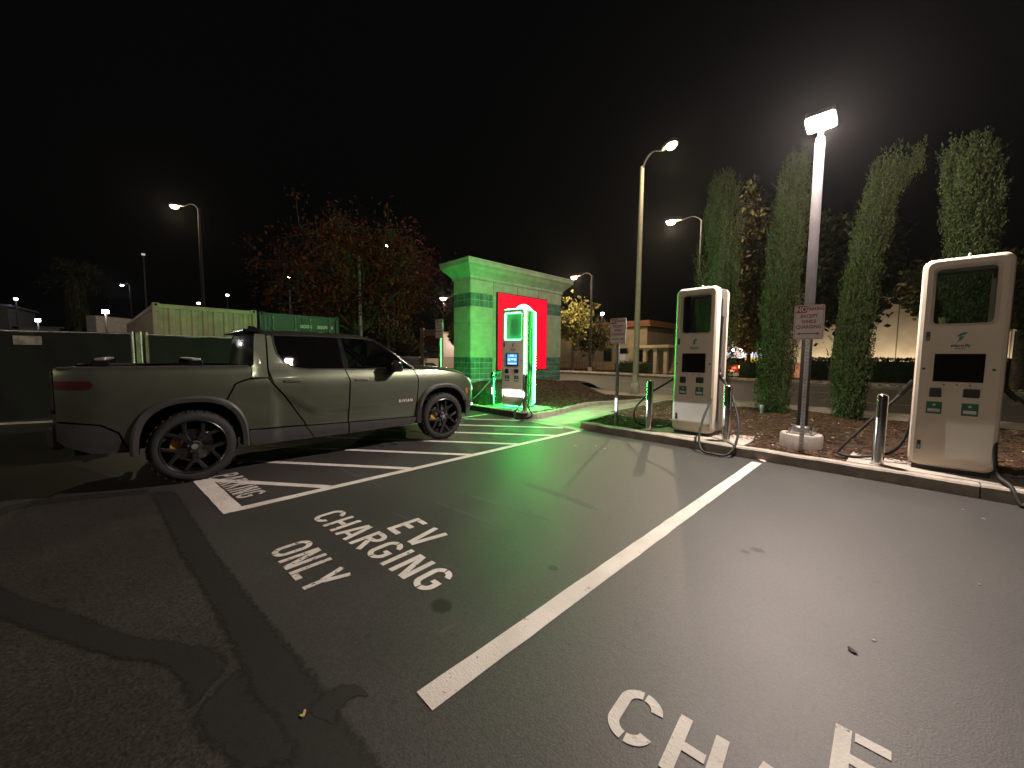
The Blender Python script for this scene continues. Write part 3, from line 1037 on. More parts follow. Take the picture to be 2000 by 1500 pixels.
charger('charging_station', 'unlit cream charging station with green labels, farthest along the kerb from the truck', (0.385, YC, ZP), 0, False, [
    ([(0.06, 7.10, 1.24), (-0.02, 7.08, 1.12), (-.10, 7.06, 1.0), (-.26, 7.0, .78), (-.48, 6.96, .46), (-.62, 6.92, .24), (-.60, 6.90, .185), (-.40, 6.92, .185), (-.12, 7.0, .28), (.0, 7.08, .5), (.05, 7.14, .85), (.06, 7.18, 1.4), (.06, 7.18, 2.2)], ((0.04, 7.10, 1.22), (-.10, 7.07, 1.0))),
    ([(0.71, 7.12, 1.24), (.80, 7.1, 1.12), (.92, 7.06, 1.0), (1.05, 7.0, .7), (1.05, 6.9, .3), (.98, 6.6, .19), (.90, 6.40, .06), (.86, 6.38, .03), (.80, 6.5, .18), (.72, 6.75, .3), (.71, 7.0, .9), (.71, 7.18, 1.5), (.71, 7.18, 2.2)], ((.73, 7.12, 1.22), (.86, 7.08, 1.04)))])
charger('charging_station', 'charging station with glowing green edges and a blue screen, plugged into the truck', (-7.12, 7.12, ZP), R(13), True, [
    ([(-7.48, 7.05, 2.2), (-7.48, 7.02, 1.5), (-7.49, 7.0, 1.25), (-7.58, 6.88, 1.08), (-7.72, 6.62, .82), (-7.79, 6.3, .50), (-7.74, 5.9, .30), (-7.54, 5.4, .32), (-7.05, 5.0, .50), (-6.98, 4.80, .70)], ((-6.98, 4.74, .78), (-7.0, 4.95, .60))),
    ([(-6.76, 7.2, 1.22), (-6.68, 7.12, 1.12), (-6.58, 7.0, 1.0), (-6.44, 6.85, .62), (-6.30, 6.62, .32), (-5.98, 6.42, .12), (-6.29, 6.32, .035), (-6.46, 6.34, .04), (-6.57, 6.45, .14), (-6.66, 6.72, .3), (-6.74, 7.02, .6), (-6.77, 7.24, 1.1), (-6.77, 7.24, 2.2)], ((-6.75, 7.2, 1.2), (-6.62, 7.06, 1.05)))])

# ------------------------------------------------------------------ bollards
def bollard(x, y, label, z=ZP):
    t = thing('bollard', label, 'bollard', (x, y, z), 0, 'stainless bollards guarding the chargers')
    pr = [(.060, .004), (.060, .865)] + [(.060 * math.cos(a), .865 + .045 * math.sin(a)) for a in np.linspace(.15, 1.5, 6)]
    MB().lathe(pr, 24).build('post', 'steel', t, smooth=40)
    MB().lathe([(.072, 0), (.072, .006), (.062, .008)], 24).build('collar', 'galv', t, smooth=40)
bollard(-3.30, 6.71, 'steel bollard next to the walkway, green-lit on one edge')
bollard(-2.00, 6.73, 'steel bollard with a cable looping down over the kerb beside it')
bollard(-0.225, 6.73, 'steel bollard on a small pad beside the perforated sign post and lot lamp')
bollard(-7.74, 6.76, 'bollard beside the cable running to the truck bumper')
bollard(-6.52, 6.74, 'green-lit bollard at the rounded kerb corner by the glowing charger')

# ------------------------------------------------------------------ no-parking signs
def no_parking(x, y, z0, label, top=2.25, rz=0.0, lean=0.0, w=0.35, hh=0.49):
    t = thing('parking_sign', label, 'sign', (x, y, z0), rz, 'no-parking signs on perforated posts')
    t.rotation_euler = (0, lean, rz)
    mb = MB()
    for (cx, cy, dx, dy) in ((0, -.021, .05, .006), (-.022, 0, .006, .044), (.022, 0, .006, .044)):
        mb.box((cx, cy, top / 2 - .0), (dx, dy, top))
    post = mb.build('post', 'galv', t)
    mb = MB()
    k = 0
    zz = .12
    while zz < top - .05:
        mb.lathe([(.0075, 0), (.0075, .001)], 8, face_my(0, -.0243, zz))
        zz += .05
    tag(mb.build('perforations', 'black_plastic', post), kind='stuff')
    zc = top - hh / 2 + .01
    pl = MB().prism(rrect(w, hh, .03, 4, 0, zc), 0, .004, face_my(0, -.027, 0)).build('sign_plate', 'sign_white', t)
    y_ = -.0325
    mb = MB()
    a, b = rrect(w - .02, hh - .02, .025, 4, 0, zc), rrect(w - .03, hh - .03, .02, 4, 0, zc)
    ring(mb, a, y_, b, y_)
    mb.build('border', 'sign_red', pl)
    MB().box((-w * .26, y_ + .0005, zc + hh * .375), (w * .36, .001, hh * .19)).build('red_field', 'sign_red', pl)
    put_text('NO', .098, 'sign_white', pl, face_my(-w * .26, y_ - .0008, zc + hh * .372), bold=.003, sx=.82)
    put_text('PARKING', .064, 'sign_red', pl, face_my(w * .20, y_ - .0003, zc + hh * .375), bold=.0022, sx=.72)
    put_text('EXCEPT', .066, 'sign_red', pl, face_my(0, y_ - .0003, zc + hh * .17), bold=.002, sx=.85)
    put_text('WHILE', .066, 'sign_red', pl, face_my(0, y_ - .0003, zc + hh * .015), bold=.002, sx=.85)
    put_text('CHARGING', .066, 'sign_red', pl, face_my(0, y_ - .0003, zc - hh * .14), bold=.002, sx=.85)
    zA = zc - hh * .33
    MB().prism([(-.13, zA), (-.095, zA + .024), (-.10, zA + .007), (.10, zA + .007), (.095, zA + .024), (.13, zA), (.095, zA - .024), (.10, zA - .007), (-.10, zA - .007), (-.095, zA - .024)], 0, .001, face_my(0, y_ + .0002, 0)).build('arrow', 'sign_red', pl)
    for cz in (zc + hh * .44, zc - hh * .44):
        MB().lathe([(.008, 0), (.008, .004)], 8, face_my(0, y_ + .001, cz)).build('bolt', 'galv', pl)
    return t
no_parking(-1.05, 6.93, .12, 'no-parking sign in front of the tall lot lamp pole', top=2.13)
no_parking(-4.02, 6.78, .12, 'no-parking sign at the end of the mulch bed beside the walkway', top=2.12)
p = pD(860, 690, 10.2)
no_parking(p.x, p.y, .13, 'no-parking sign with green-lit post behind the truck bonnet', top=2.30)

# ------------------------------------------------------------------ tall lot lamp between the cypresses and stalls
LX, LY = -1.11, 7.27
t = thing('lot_lamp', 'tall grey lot lamp with bright square head on a round concrete footing', 'lamp', (LX, LY, 0))
MB().lathe([(.27, 0), (.27, .33), (.255, .35), (.10, .352)], 32).build('footing', 'concrete_foot', t, smooth=40)
bp = MB().prism(rrect(.34, .34, .03), .352, .372).build('base_plate', 'galv', t, bevel=.003)
for sx in (-1, 1):
    for sy in (-1, 1):
        MB().lathe([(.016, .372), (.016, .41), (.01, .43)], 6, Matrix.Translation((sx * .13, sy * .13, 0))).build('anchor_bolt', 'galv', bp)
MB().lathe([(.105, .372), (.105, .45), (.085, .47)], 20).build('collar', 'galv', t, smooth=40)
MB().lathe([(.070, .46), (.060, 4.62), (.05, 4.64)], 24).build('pole', 'lamp_pole', t, smooth=40)
MB().lathe([(.055, 4.63), (.055, 4.70), (.03, 4.71), (.03, 4.86)], 16).build('tenon', 'lamp_pole', t, smooth=40)
hd = MB().prism(rrect(.35, .30, .04), 4.93, 5.0).build('lamp_head', 'pole_grey', t, bevel=.01)
tilt = Matrix.Translation((0, -0.02, 4.93)) @ Matrix.Rotation(R(-13), 4, 'X') @ Matrix.Translation((0, 0, -4.93))
hd.matrix_local = tilt
MB().prism(rrect(.335, .285, .035), 4.885, 4.931).build('lens', 'lamp_main', hd)
light('lot_lamp_light', 'POINT', (0.0, -0.07, 4.76), 1350, (1.0, 0.83, 0.74), t, radius=.10)
sp = light('lot_lamp_beam', 'SPOT', (0, -.07, 4.80), 2150, (1.0, 0.83, 0.74), t, radius=.12, spot_size=R(160), spot_blend=.6)
sp.rotation_euler = (R(-22), 0, 0)

# ------------------------------------------------------------------ the rest of the lot's lamps stand beside and behind the viewer
def lot_lamp_far(x, y, hgt, power, label):
    t = thing('lot_lamp', label, 'lamp', (x, y, 0))
    MB().lathe([(.27, 0), (.27, .6)], 24).build('footing', 'concrete_foot', t)
    MB().lathe([(.08, .6), (.06, hgt)], 16).build('pole', 'pole_grey', t, smooth=40)
    h_ = MB().prism(rrect(.5, .4, .04), hgt, hgt + .1).build('lamp_head', 'pole_grey', t)
    MB().prism(rrect(.46, .36, .035), hgt - .03, hgt).build('lens', 'lamp_main', h_)
    light('lot_lamp_light', 'POINT', (0.0, 0, hgt - .2), power, (1.0, 0.80, 0.62), t, radius=.15)
lot_lamp_far(9.5, 5.7, 9.6, 260, 'lot lamp beyond the open stall, out past the charger row')
lot_lamp_far(-3.2, -14.5, 8.0, 3500, 'lot lamp across the lane from the stalls')
# ------------------------------------------------------------------ monument wall
M('wall_stone', (0.40, 0.39, 0.34), 0.85, var=0.10, scale=3, bump=0.3, bscale=45, dirt=0.25)
M('wall_tile', (0.10, 0.165, 0.155), 0.40, var=0.25, world=True, scale=5, bump=0.05, bscale=30)
M('wall_grout', (0.42, 0.43, 0.39), 0.9, var=0.1, scale=10)
MX, MY, MZ = -10.34, 8.03, 0.42
ML, MW = 4.78, 0.95          # length along y, thickness along -x
ZT = 4.06                    # underside of the cornice
t = thing('monument_wall', 'tall stone monument wall with tiled bands, heavy cornice and glowing red panel', 'wall', (MX, MY, 0))
MB().box((-MW / 2, ML / 2, (MZ + ZT) / 2), (MW - .05, ML - .05, ZT - MZ)).build('core', 'wall_grout', t)
pl = MB().box((-MW / 2, ML / 2, MZ - .08), (MW + .22, ML + .40, .30)).build('base_slab', 'concrete', t, bevel=.015)
rows = [(MZ + .07, 1.42, 'tile'), (1.42, 2.36, 'stone'), (2.36, 2.84, 'stone'), (2.84, 3.40, 'stone2'), (3.40, 3.56, None), (3.16, 3.62, 'tile'), (3.62, ZT, 'stone')]
# tiled and plain courses, bottom to top
courses = [(MZ + .07, 1.44, 'tile'), (1.44, 2.60, 'stone'), (2.60, 3.16, 'stone'), (3.16, 3.62, 'tile'), (3.62, ZT, 'stone')]
TS = 0.193
def wallpiece(name, mat, a0, a1, z0, z1, side, thick=.035, gap=.010):
    a0, a1, z0, z1 = a0 + gap, a1 - gap, z0 + gap, z1 - gap
    if side == 'x':      # the long face, towards +x
        b = ((0.0 - .025 + thick / 2, (a0 + a1) / 2, (z0 + z1) / 2), (thick, a1 - a0, z1 - z0))
    elif side == 'bx':
        b = ((-MW + .025 - thick / 2, (a0 + a1) / 2, (z0 + z1) / 2), (thick, a1 - a0, z1 - z0))
    elif side == 'y':    # the narrow end, towards -y
        b = ((-(a0 + a1) / 2, .025 - thick / 2, (z0 + z1) / 2), (a1 - a0, thick, z1 - z0))
    else:
        b = ((-(a0 + a1) / 2, ML - .025 + thick / 2, (z0 + z1) / 2), (a1 - a0, thick, z1 - z0))
    MB().box(*b).build(name, mat, t)
_tile = {}
def tiles(a0, a1, z0, z1, side):
    na, nz = max(1, round((a1 - a0) / TS)), max(1, round((z1 - z0) / TS))
    da, dz = (a1 - a0) / na, (z1 - z0) / nz
    key = (round(da, 4), round(dz, 4), side)
    if key not in _tile:
        d = (.022, da - .017, dz - .017) if side in ('x', 'bx') else (da - .017, .022, dz - .017)
        _tile[key] = MB().box((0, 0, 0), d).mesh('tile', MATS['wall_tile'])
    for i in range(na):
        for j in range(nz):
            a, z = a0 + (i + .5) * da, z0 + (j + .5) * dz
            e = random.uniform(-.0015, .0015) - .030
            loc = {'x': (e, a, z), 'bx': (-MW - e, a, z), 'y': (-a, -e, z), 'by': (-a, ML + e, z)}[side]
            inst(_tile[key], 'tile', t, loc)
for (z0, z1, k) in courses:
    for side, l0, l1 in (('x', 0.0, ML), ('bx', 0.0, ML), ('y', 0.0, MW), ('by', 0, MW)):
        if k == 'tile':
            if side == 'x':
                tiles(0.012, 1.0, z0, z1, 'x')
                tiles(ML - .92, ML - .012, z0, z1, 'x')
                if z0 < 1:
                    tiles(1.0, ML - .92, z0, .90, 'x')
            elif side == 'y':
                tiles(l0 + .012, l1 - .012, z0, z1, side)
            else:
                wallpiece('stone_panel', 'wall_tile', l0, l1, z0, z1, side)
        else:
            if side == 'x':
                cuts = [0, 1.0, ML - .92, ML] if z0 < 3.6 else [0, 1.0, 2.2, 3.35, 4.1, ML]
                for q in range(len(cuts) - 1):
                    if z0 < 3.6 and q == 1:
                        continue
                    wallpiece('stone_panel', 'wall_stone', cuts[q], cuts[q + 1], z0, z1, side)
            else:
                wallpiece('stone_panel', 'wall_stone', l0, l1, z0, z1, side)
wallpiece('stone_panel', 'wall_stone', 1.0, ML - .92, .90, 3.62, 'x', thick=.02)
# cornice: moulded profile mitred round the four sides
prof = [(-.03, ZT), (.03, ZT), (.05, ZT + .06), (.04, ZT + .09), (.09, ZT + .16), (.18, ZT + .26), (.26, ZT + .33), (.31, ZT + .41), (.35, ZT + .43), (.35, ZT + .54), (.37, ZT + .55), (.37, ZT + .60), (.28, ZT + .63)]
mb = MB()
vs, fs = [], []
for (o, z) in prof:
    vs += [(o, -o, z), (o, ML + o, z), (-MW - o, ML + o, z), (-MW - o, -o, z)]
for i in range(len(prof) - 1):
    for j in range(4):
        a, b = i * 4 + j, i * 4 + (j + 1) % 4
        fs.append((a, b, b + 4, a + 4))
k = (len(prof) - 1) * 4
fs.append((k, k + 1, k + 2, k + 3))
mb.add(vs, fs).build('cornice', 'wall_stone', t, smooth=35)
# backlit panel in its dark frame
y0, y1, z0, z1 = 1.13, 3.80, .96, 3.74
fr = MB().box((.045, (y0 + y1) / 2, (z0 + z1) / 2), (.09, y1 - y0, z1 - z0)).build('light_box', 'black_plastic', t, bevel=.01)
pn = MB().box((.093, (y0 + y1) / 2, (z0 + z1) / 2), (.012, y1 - y0 - .06, z1 - z0 - .06)).build('red_panel', 'sign_lit_red', fr)
o_, i_ = [], []
cy, cz = (y0 + y1) / 2 + .02, 2.78
mb = MB()
mb.lathe([(.66, 0), (.66, .004)], 48, face_px(.100, cy, cz)).build('white_disc', 'sign_lit_white', pn)
l = light('red_panel_light', 'AREA', (.13, (y0 + y1) / 2, (z0 + z1) / 2), 22, (1.0, 0.02, 0.04), t, shape='RECTANGLE', size=2.5, size_y=2.6)
l.rotation_euler = (0, R(-90), 0)
# small white transformer cover at the wall's foot
MB().box((-.2, -.42, .46), (.75, .42, .34)).build('equipment_cover', 'sign_white', None, bevel=.03)
o = bpy.data.objects['equipment_cover']
o.location = (MX, MY, 0)
tag(o, 'low white equipment cover at the foot of the monument wall', 'equipment cover')

# ------------------------------------------------------------------ cobra-head street lights
def street_light(name, base, hgt, arm_dir, arm, label, power, mat='pole_concrete', r0=.11, r1=.07, lens='lamp_street', col=(1, .78, .5), group='street lights', head=.62):
    t = thing(name, label, 'street light', base, 0, group)
    MB().lathe([(r0 * 1.5, 0), (r0 * 1.5, .35), (r0 * 1.15, .42)], 16).build('base', 'concrete_foot', t, smooth=40)
    MB().lathe([(r0, .40), (r1, hgt), (.01, hgt + .04)], 16).build('pole', mat, t, smooth=40)
    d = Vector((arm_dir[0], arm_dir[1], 0)).normalized()
    z = Vector((0, 0, 1))
    p0 = Vector((0, 0, hgt - .15))
    pts = spline([p0, p0 + d * arm * .16 + z * .28, p0 + d * arm * .5 + z * .42, p0 + d * arm + z * .22], 6)
    MB().tube(pts, [.035] * len(pts), 8).build('arm', 'lamp_pole', t, smooth=60)
    e = pts[-1]
    Mx = Matrix.Translation(e) @ Matrix.Rotation(math.atan2(d.y, d.x), 4, 'Z')
    k = head / .62
    hp = [(-.02, .06), (.15, .12), (.42, .14), (.60, .09), (.62, 0), (.60, -.09), (.42, -.14), (.15, -.12), (-.02, -.06)]
    hd = MB().prism([(a * k, b * k) for a, b in hp], -.01, .11 * k, Mx).build('lamp_head', 'lamp_pole', t, bevel=.03)
    MB().lathe([(.03, -.16 * k), (.10 * k, -.13 * k), (.15 * k, -.05 * k), (.15 * k, -.012)], 16, Mx @ Matrix.Translation((.40 * k, 0, 0)) @ Matrix.Diagonal((1.35, 1, 1, 1))).build('lens', lens, hd, smooth=60)  # lens swollen past the head to imitate the lamp's round glow
    c = Mx @ Vector((.40 * k, 0, -.42))
    if power:
        light('street_light_lamp', 'POINT', c, power, col, t, radius=.12)
    return t
b = pg(1240, 772)
b.y = 13.25
b = pY(1240, 772, 13.3)
street_light('street_light', (b.x, 13.3, .12), 8.2, (1, -.45), 1.05, 'tall concrete street light with curved arm on the near pavement', 450)
b = pY(1362, 640, 27.6)
street_light('street_light', (b.x, 27.6, .14), 10.6, (-1, -.6), 1.3, 'street light whose grey pole rises beside the first cypress', 2600, mat='lamp_pole', head=1.0)
b = pY(1152, 722, 28.2)
street_light('street_light', (b.x, 28.2, .14), 8.3, (-1, -.2), 1.1, 'street light beside the lit tree across the road', 2000, mat='lamp_pole', head=.9)
b = pD(893, 695, 40)
street_light('street_light', (b.x, b.y, .0), 7.4, (-1, -.5), .9, 'street light showing past the monument wall end over the far parking', 1200, mat='pole_dark', head=1.1)
b = pD(402, 690, 25)
street_light('street_light', (b.x, b.y, .0), 10.6, (-.55, -1), .8, 'tall warm lot light standing behind the shipping containers', 600, mat='lamp_pole', head=.75)
b = pD(262, 690, 45)
street_light('street_light', (b.x, b.y, .0), 9.2, (-.6, -.6), .6, 'distant cool white light on a thin pole', 200, mat='lamp_pole', lens='lamp_white', col=(.9, .95, 1), r0=.09, head=.5)
# ------------------------------------------------------------------ pickup truck
def MPAINTCAR(name, col):
    m, nt, N, L, B = _new(name)
    tc = N.new('ShaderNodeTexCoord')
    v = N.new('ShaderNodeTexVoronoi')
    v.inputs['Scale'].default_value = 700
    L.new(tc.outputs['Object'], v.inputs['Vector'])
    r = N.new('ShaderNodeValToRGB')
    r.color_ramp.elements[0].color = (*[c * .82 for c in col], 1)
    r.color_ramp.elements[1].color = (*[c * 1.2 for c in col], 1)
    L.new(v.outputs['Color'], r.inputs['Fac'])
    L.new(r.outputs['Color'], B.inputs['Base Color'])
    n = N.new('ShaderNodeTexNoise')
    n.inputs['Scale'].default_value = 5
    n.inputs['Detail'].default_value = 8
    L.new(tc.outputs['Object'], n.inputs['Vector'])
    mr = N.new('ShaderNodeMapRange')
    mr.inputs['To Min'].default_value = .34
    mr.inputs['To Max'].default_value = .50
    L.new(n.outputs['Fac'], mr.inputs['Value'])
    L.new(mr.outputs['Result'], B.inputs['Roughness'])
    B.inputs['Metallic'].default_value = 0.86
    B.inputs['Coat Weight'].default_value = 0.8
    mr2 = N.new('ShaderNodeMapRange')
    mr2.inputs['To Min'].default_value = .02
    mr2.inputs['To Max'].default_value = .12
    L.new(n.outputs['Fac'], mr2.inputs['Value'])
    L.new(mr2.outputs['Result'], B.inputs['Coat Roughness'])
    return m
MPAINTCAR('truck_paint', (0.118, 0.134, 0.096))
M('truck_clad', (0.026, 0.0253, 0.0245), 0.55, var=0.12, scale=9, bump=0.08, bscale=260)
M('truck_black', (0.008, 0.008, 0.009), 0.14, var=0.05)
M('truck_liner', (0.006, 0.006, 0.006), 0.8)
M('truck_interior', (0.10, 0.097, 0.09), 0.6, var=0.2)
M('tyre', (0.012, 0.0115, 0.011), 0.78, var=0.25, scale=12, bump=0.15, bscale=80)
M('rim_dark', (0.030, 0.030, 0.032), 0.25, 0.6, var=0.1)
M('brake_disc', (0.18, 0.17, 0.16), 0.4, 0.9)
M('caliper_yellow', (0.40, 0.21, 0.012), 0.45, var=0.08)
M('chrome', (0.7, 0.7, 0.68), 0.15, 1.0)
M('amber', (0.28, 0.09, 0.012), 0.3)
MEMIT('tail_lens', (1.0, 0.02, 0.03), 0.004, (0.022, 0.0015, 0.003))
MGLASS('glass_tint', (0.05, 0.05, 0.05), body=(0.004, 0.004, 0.004), clear=0.25)
MGLASS('glass_clear', (0.62, 0.64, 0.62), body=(0.01, 0.01, 0.01), clear=0.9)
TX, TY = -6.715, 2.1
truck = thing('pickup_truck', 'olive green electric pickup truck charging with its front at the glowing station', 'pickup truck', (TX, TY, 0))
def T(x, y, z):
    return (x, y - TY, z)
ZB = [.28, .45, .60, .80, .95, 1.08, 1.16, 1.22, 1.28]
XB = [.925, .968, .985, .996, 1.008, 1.012, 1.006, .988, .955]
def side_x(y, z):
    cab = float(np.interp(z, ZB + [1.285, 1.76, 1.83], XB + [.945, .822, .79]))
    bedp = float(np.interp(z, ZB[:-2] + [1.24, 1.31, 1.345], XB[:-2] + [.998, .985, .955]))
    w = sstep((y - .99) / .06)
    x = bedp * (1 - w) + cab * w
    if 1.15 < y < 3.34:
        zl = float(np.interp(y, [1.25, 1.5, 1.72, 3.35], [1.06, .88, .735, .775]))
        dd = sstep((zl - z) / .10) * sstep((y - 1.2) / .12)
        x -= .024 * dd
    if y > 3.9:
        x -= .035 * ((y - 3.9) / .5) ** 2
    if y < -.30:
        q = min(.985, (-.30 - y) / .44)
        x -= .24 * (1 - math.sqrt(1 - q * q))
    return x
def resample(poly, step):
    out = []
    n = len(poly)
    for i in range(n):
        a, b = Vector(poly[i]), Vector(poly[(i + 1) % n])
        k = max(1, int(math.ceil((b - a).length / step)))
        out += [a.lerp(b, j / k) for j in range(k)]
    return out
def panel(name, poly, surf, mat, parent, step=.05, flange=.03, sides=(1, -1), lift=0.0):
    """outline in (y, z) filled with a fine net, laid on surf, with a folded edge"""
    loop = resample(poly, step)
    n = len(loop)
    ys, zs = [p.x for p in loop], [p.y for p in loop]
    inner = []
    from mathutils import geometry as _g
    def inside(px_, py_):
        c = False
        j = n - 1
        for i in range(n):
            if (loop[i].y > py_) != (loop[j].y > py_) and px_ < (loop[j].x - loop[i].x) * (py_ - loop[i].y) / (loop[j].y - loop[i].y) + loop[i].x:
                c = not c
            j = i
        return c
    y = min(ys) + step / 2
    while y < max(ys):
        z = min(zs) + step / 2
        while z < max(zs):
            if inside(y, z) and min((Vector((y, z)) - p).length for p in loop) > step * .45:
                inner.append(Vector((y, z)))
            z += step
        y += step
    co, ed, fa, *_ = delaunay_2d_cdt(loop + inner, [], [list(range(n))], 1, 1e-5)
    outs = []
    for s in sides:
        vs = [T(s * (surf(p.x, p.y) + lift), p.x, p.y) for p in co]
        fs = []
        for f in fa:
            a, b, c = [Vector((co[i].x, co[i].y)) for i in f[:3]]
            ccw = (b - a).cross(c - a) > 0
            fs.append(tuple(f) if ccw == (s > 0) else tuple(f[::-1]))
        mb = MB().add(vs, fs)
        # folded edge
        lp = [T(s * (surf(p.x, p.y) + lift), p.x, p.y) for p in loop]
        ar = sum(loop[i].x * loop[(i + 1) % n].y - loop[(i + 1) % n].x * loop[i].y for i in range(n))
        base = [(q[0] - s * flange, q[1], q[2]) for q in lp]
        ff = [(i, i + n, (i + 1) % n + n, (i + 1) % n) if (ar > 0) == (s > 0) else (i, (i + 1) % n, (i + 1) % n + n, i + n) for i in range(n)]
        mb.add(lp + base, ff)
        outs.append(mb.build(name, mat, parent, smooth=38))
    return outs
def arch(yc, a, b, a0, a1, n=16, e=2.5):
    out = []
    for i in range(n + 1):
        q = R(a0 + (a1 - a0) * i / n)
        c, s_ = math.cos(q), math.sin(q)
        out.append((yc + a * math.copysign(abs(c) ** (2 / e), c), .42 + b * math.copysign(abs(s_) ** (2 / e), s_)))
    return out
YR, YF = .41, 3.84
AA, AB = .515, .565
# panels
fd = panel('front_door', [(2.192, .50), (2.215, 1.12), (2.16, 1.272), (3.25, 1.262), (3.325, 1.12), (3.30, .47)], side_x, 'truck_paint', truck)
rd = panel('rear_door', [(1.625, .52), (1.375, .93), (1.238, 1.11), (1.192, 1.28), (1.205, 1.74), (1.262, 1.742), (1.272, 1.62), (1.295, 1.50), (1.37, 1.385), (1.50, 1.305), (1.68, 1.283), (2.145, 1.275), (2.195, 1.12), (2.172, .50)], side_x, 'truck_paint', truck)
panel('cab_quarter', [(1.0, 1.205), (1.175, 1.20), (1.172, 1.28), (1.188, 1.745), (1.07, 1.755), (1.03, 1.36), (1.0, 1.338)], side_x, 'truck_paint', truck)
panel('tunnel_door', [(1.165, 1.182), (1.218, 1.10), (1.355, .925), (1.60, .53), (.945, .55)] + arch(YR, AA, AB, 13, 56, 8) + [(.752, .965), (.83, 1.125), (.96, 1.175)], side_x, 'truck_paint', truck)
bed_o = panel('bed_side', [(-.62, 1.335), (.99, 1.335), (.99, 1.20), (.945, 1.188), (.815, 1.138), (.738, .975)] + arch(YR, AA, AB, 60, 176, 18) + [(-.145, .52), (-.19, .66), (-.32, .76), (-.62, .82)][::1], side_x, 'truck_paint', truck)
fe = panel('front_fender', [(3.342, 1.12), (3.27, 1.262), (3.6, 1.25), (3.9, 1.225), (4.15, 1.185), (4.31, 1.135), (4.36, 1.08), (4.385, .95), (4.38, .74)] + arch(YF, AA, AB, 28, 166, 20) + [(3.318, .51)], side_x, 'truck_paint', truck)
panel('rear_bumper', [(-.63, .80), (-.33, .745), (-.205, .645), (-.155, .50), (-.11, .43), (-.40, .46), (-.58, .56), (-.63, .62)], lambda y, z: side_x(y, z) - .004, 'truck_clad', truck)
def clad_x(y, z):
    top = float(np.interp(y, [.9, 3.3], [.55, .475]))
    return side_x(y, .50) + .035 * sstep((top + .015 - z) / .035) - .10 * max(0, (.42 - z))
panel('sill_cladding', [(.945, .535), (1.59, .51), (1.70, .335), (1.0, .345), (.955, .40)], clad_x, 'truck_clad', truck, step=.03)
panel('sill_cladding', [(1.608, .508), (2.175, .487), (2.172, .33), (1.715, .335)], clad_x, 'truck_clad', truck, step=.03)
panel('sill_cladding', [(2.195, .487), (3.30, .455), (3.29, .40), (3.08, .345), (2.192, .33)], clad_x, 'truck_clad', truck, step=.03)
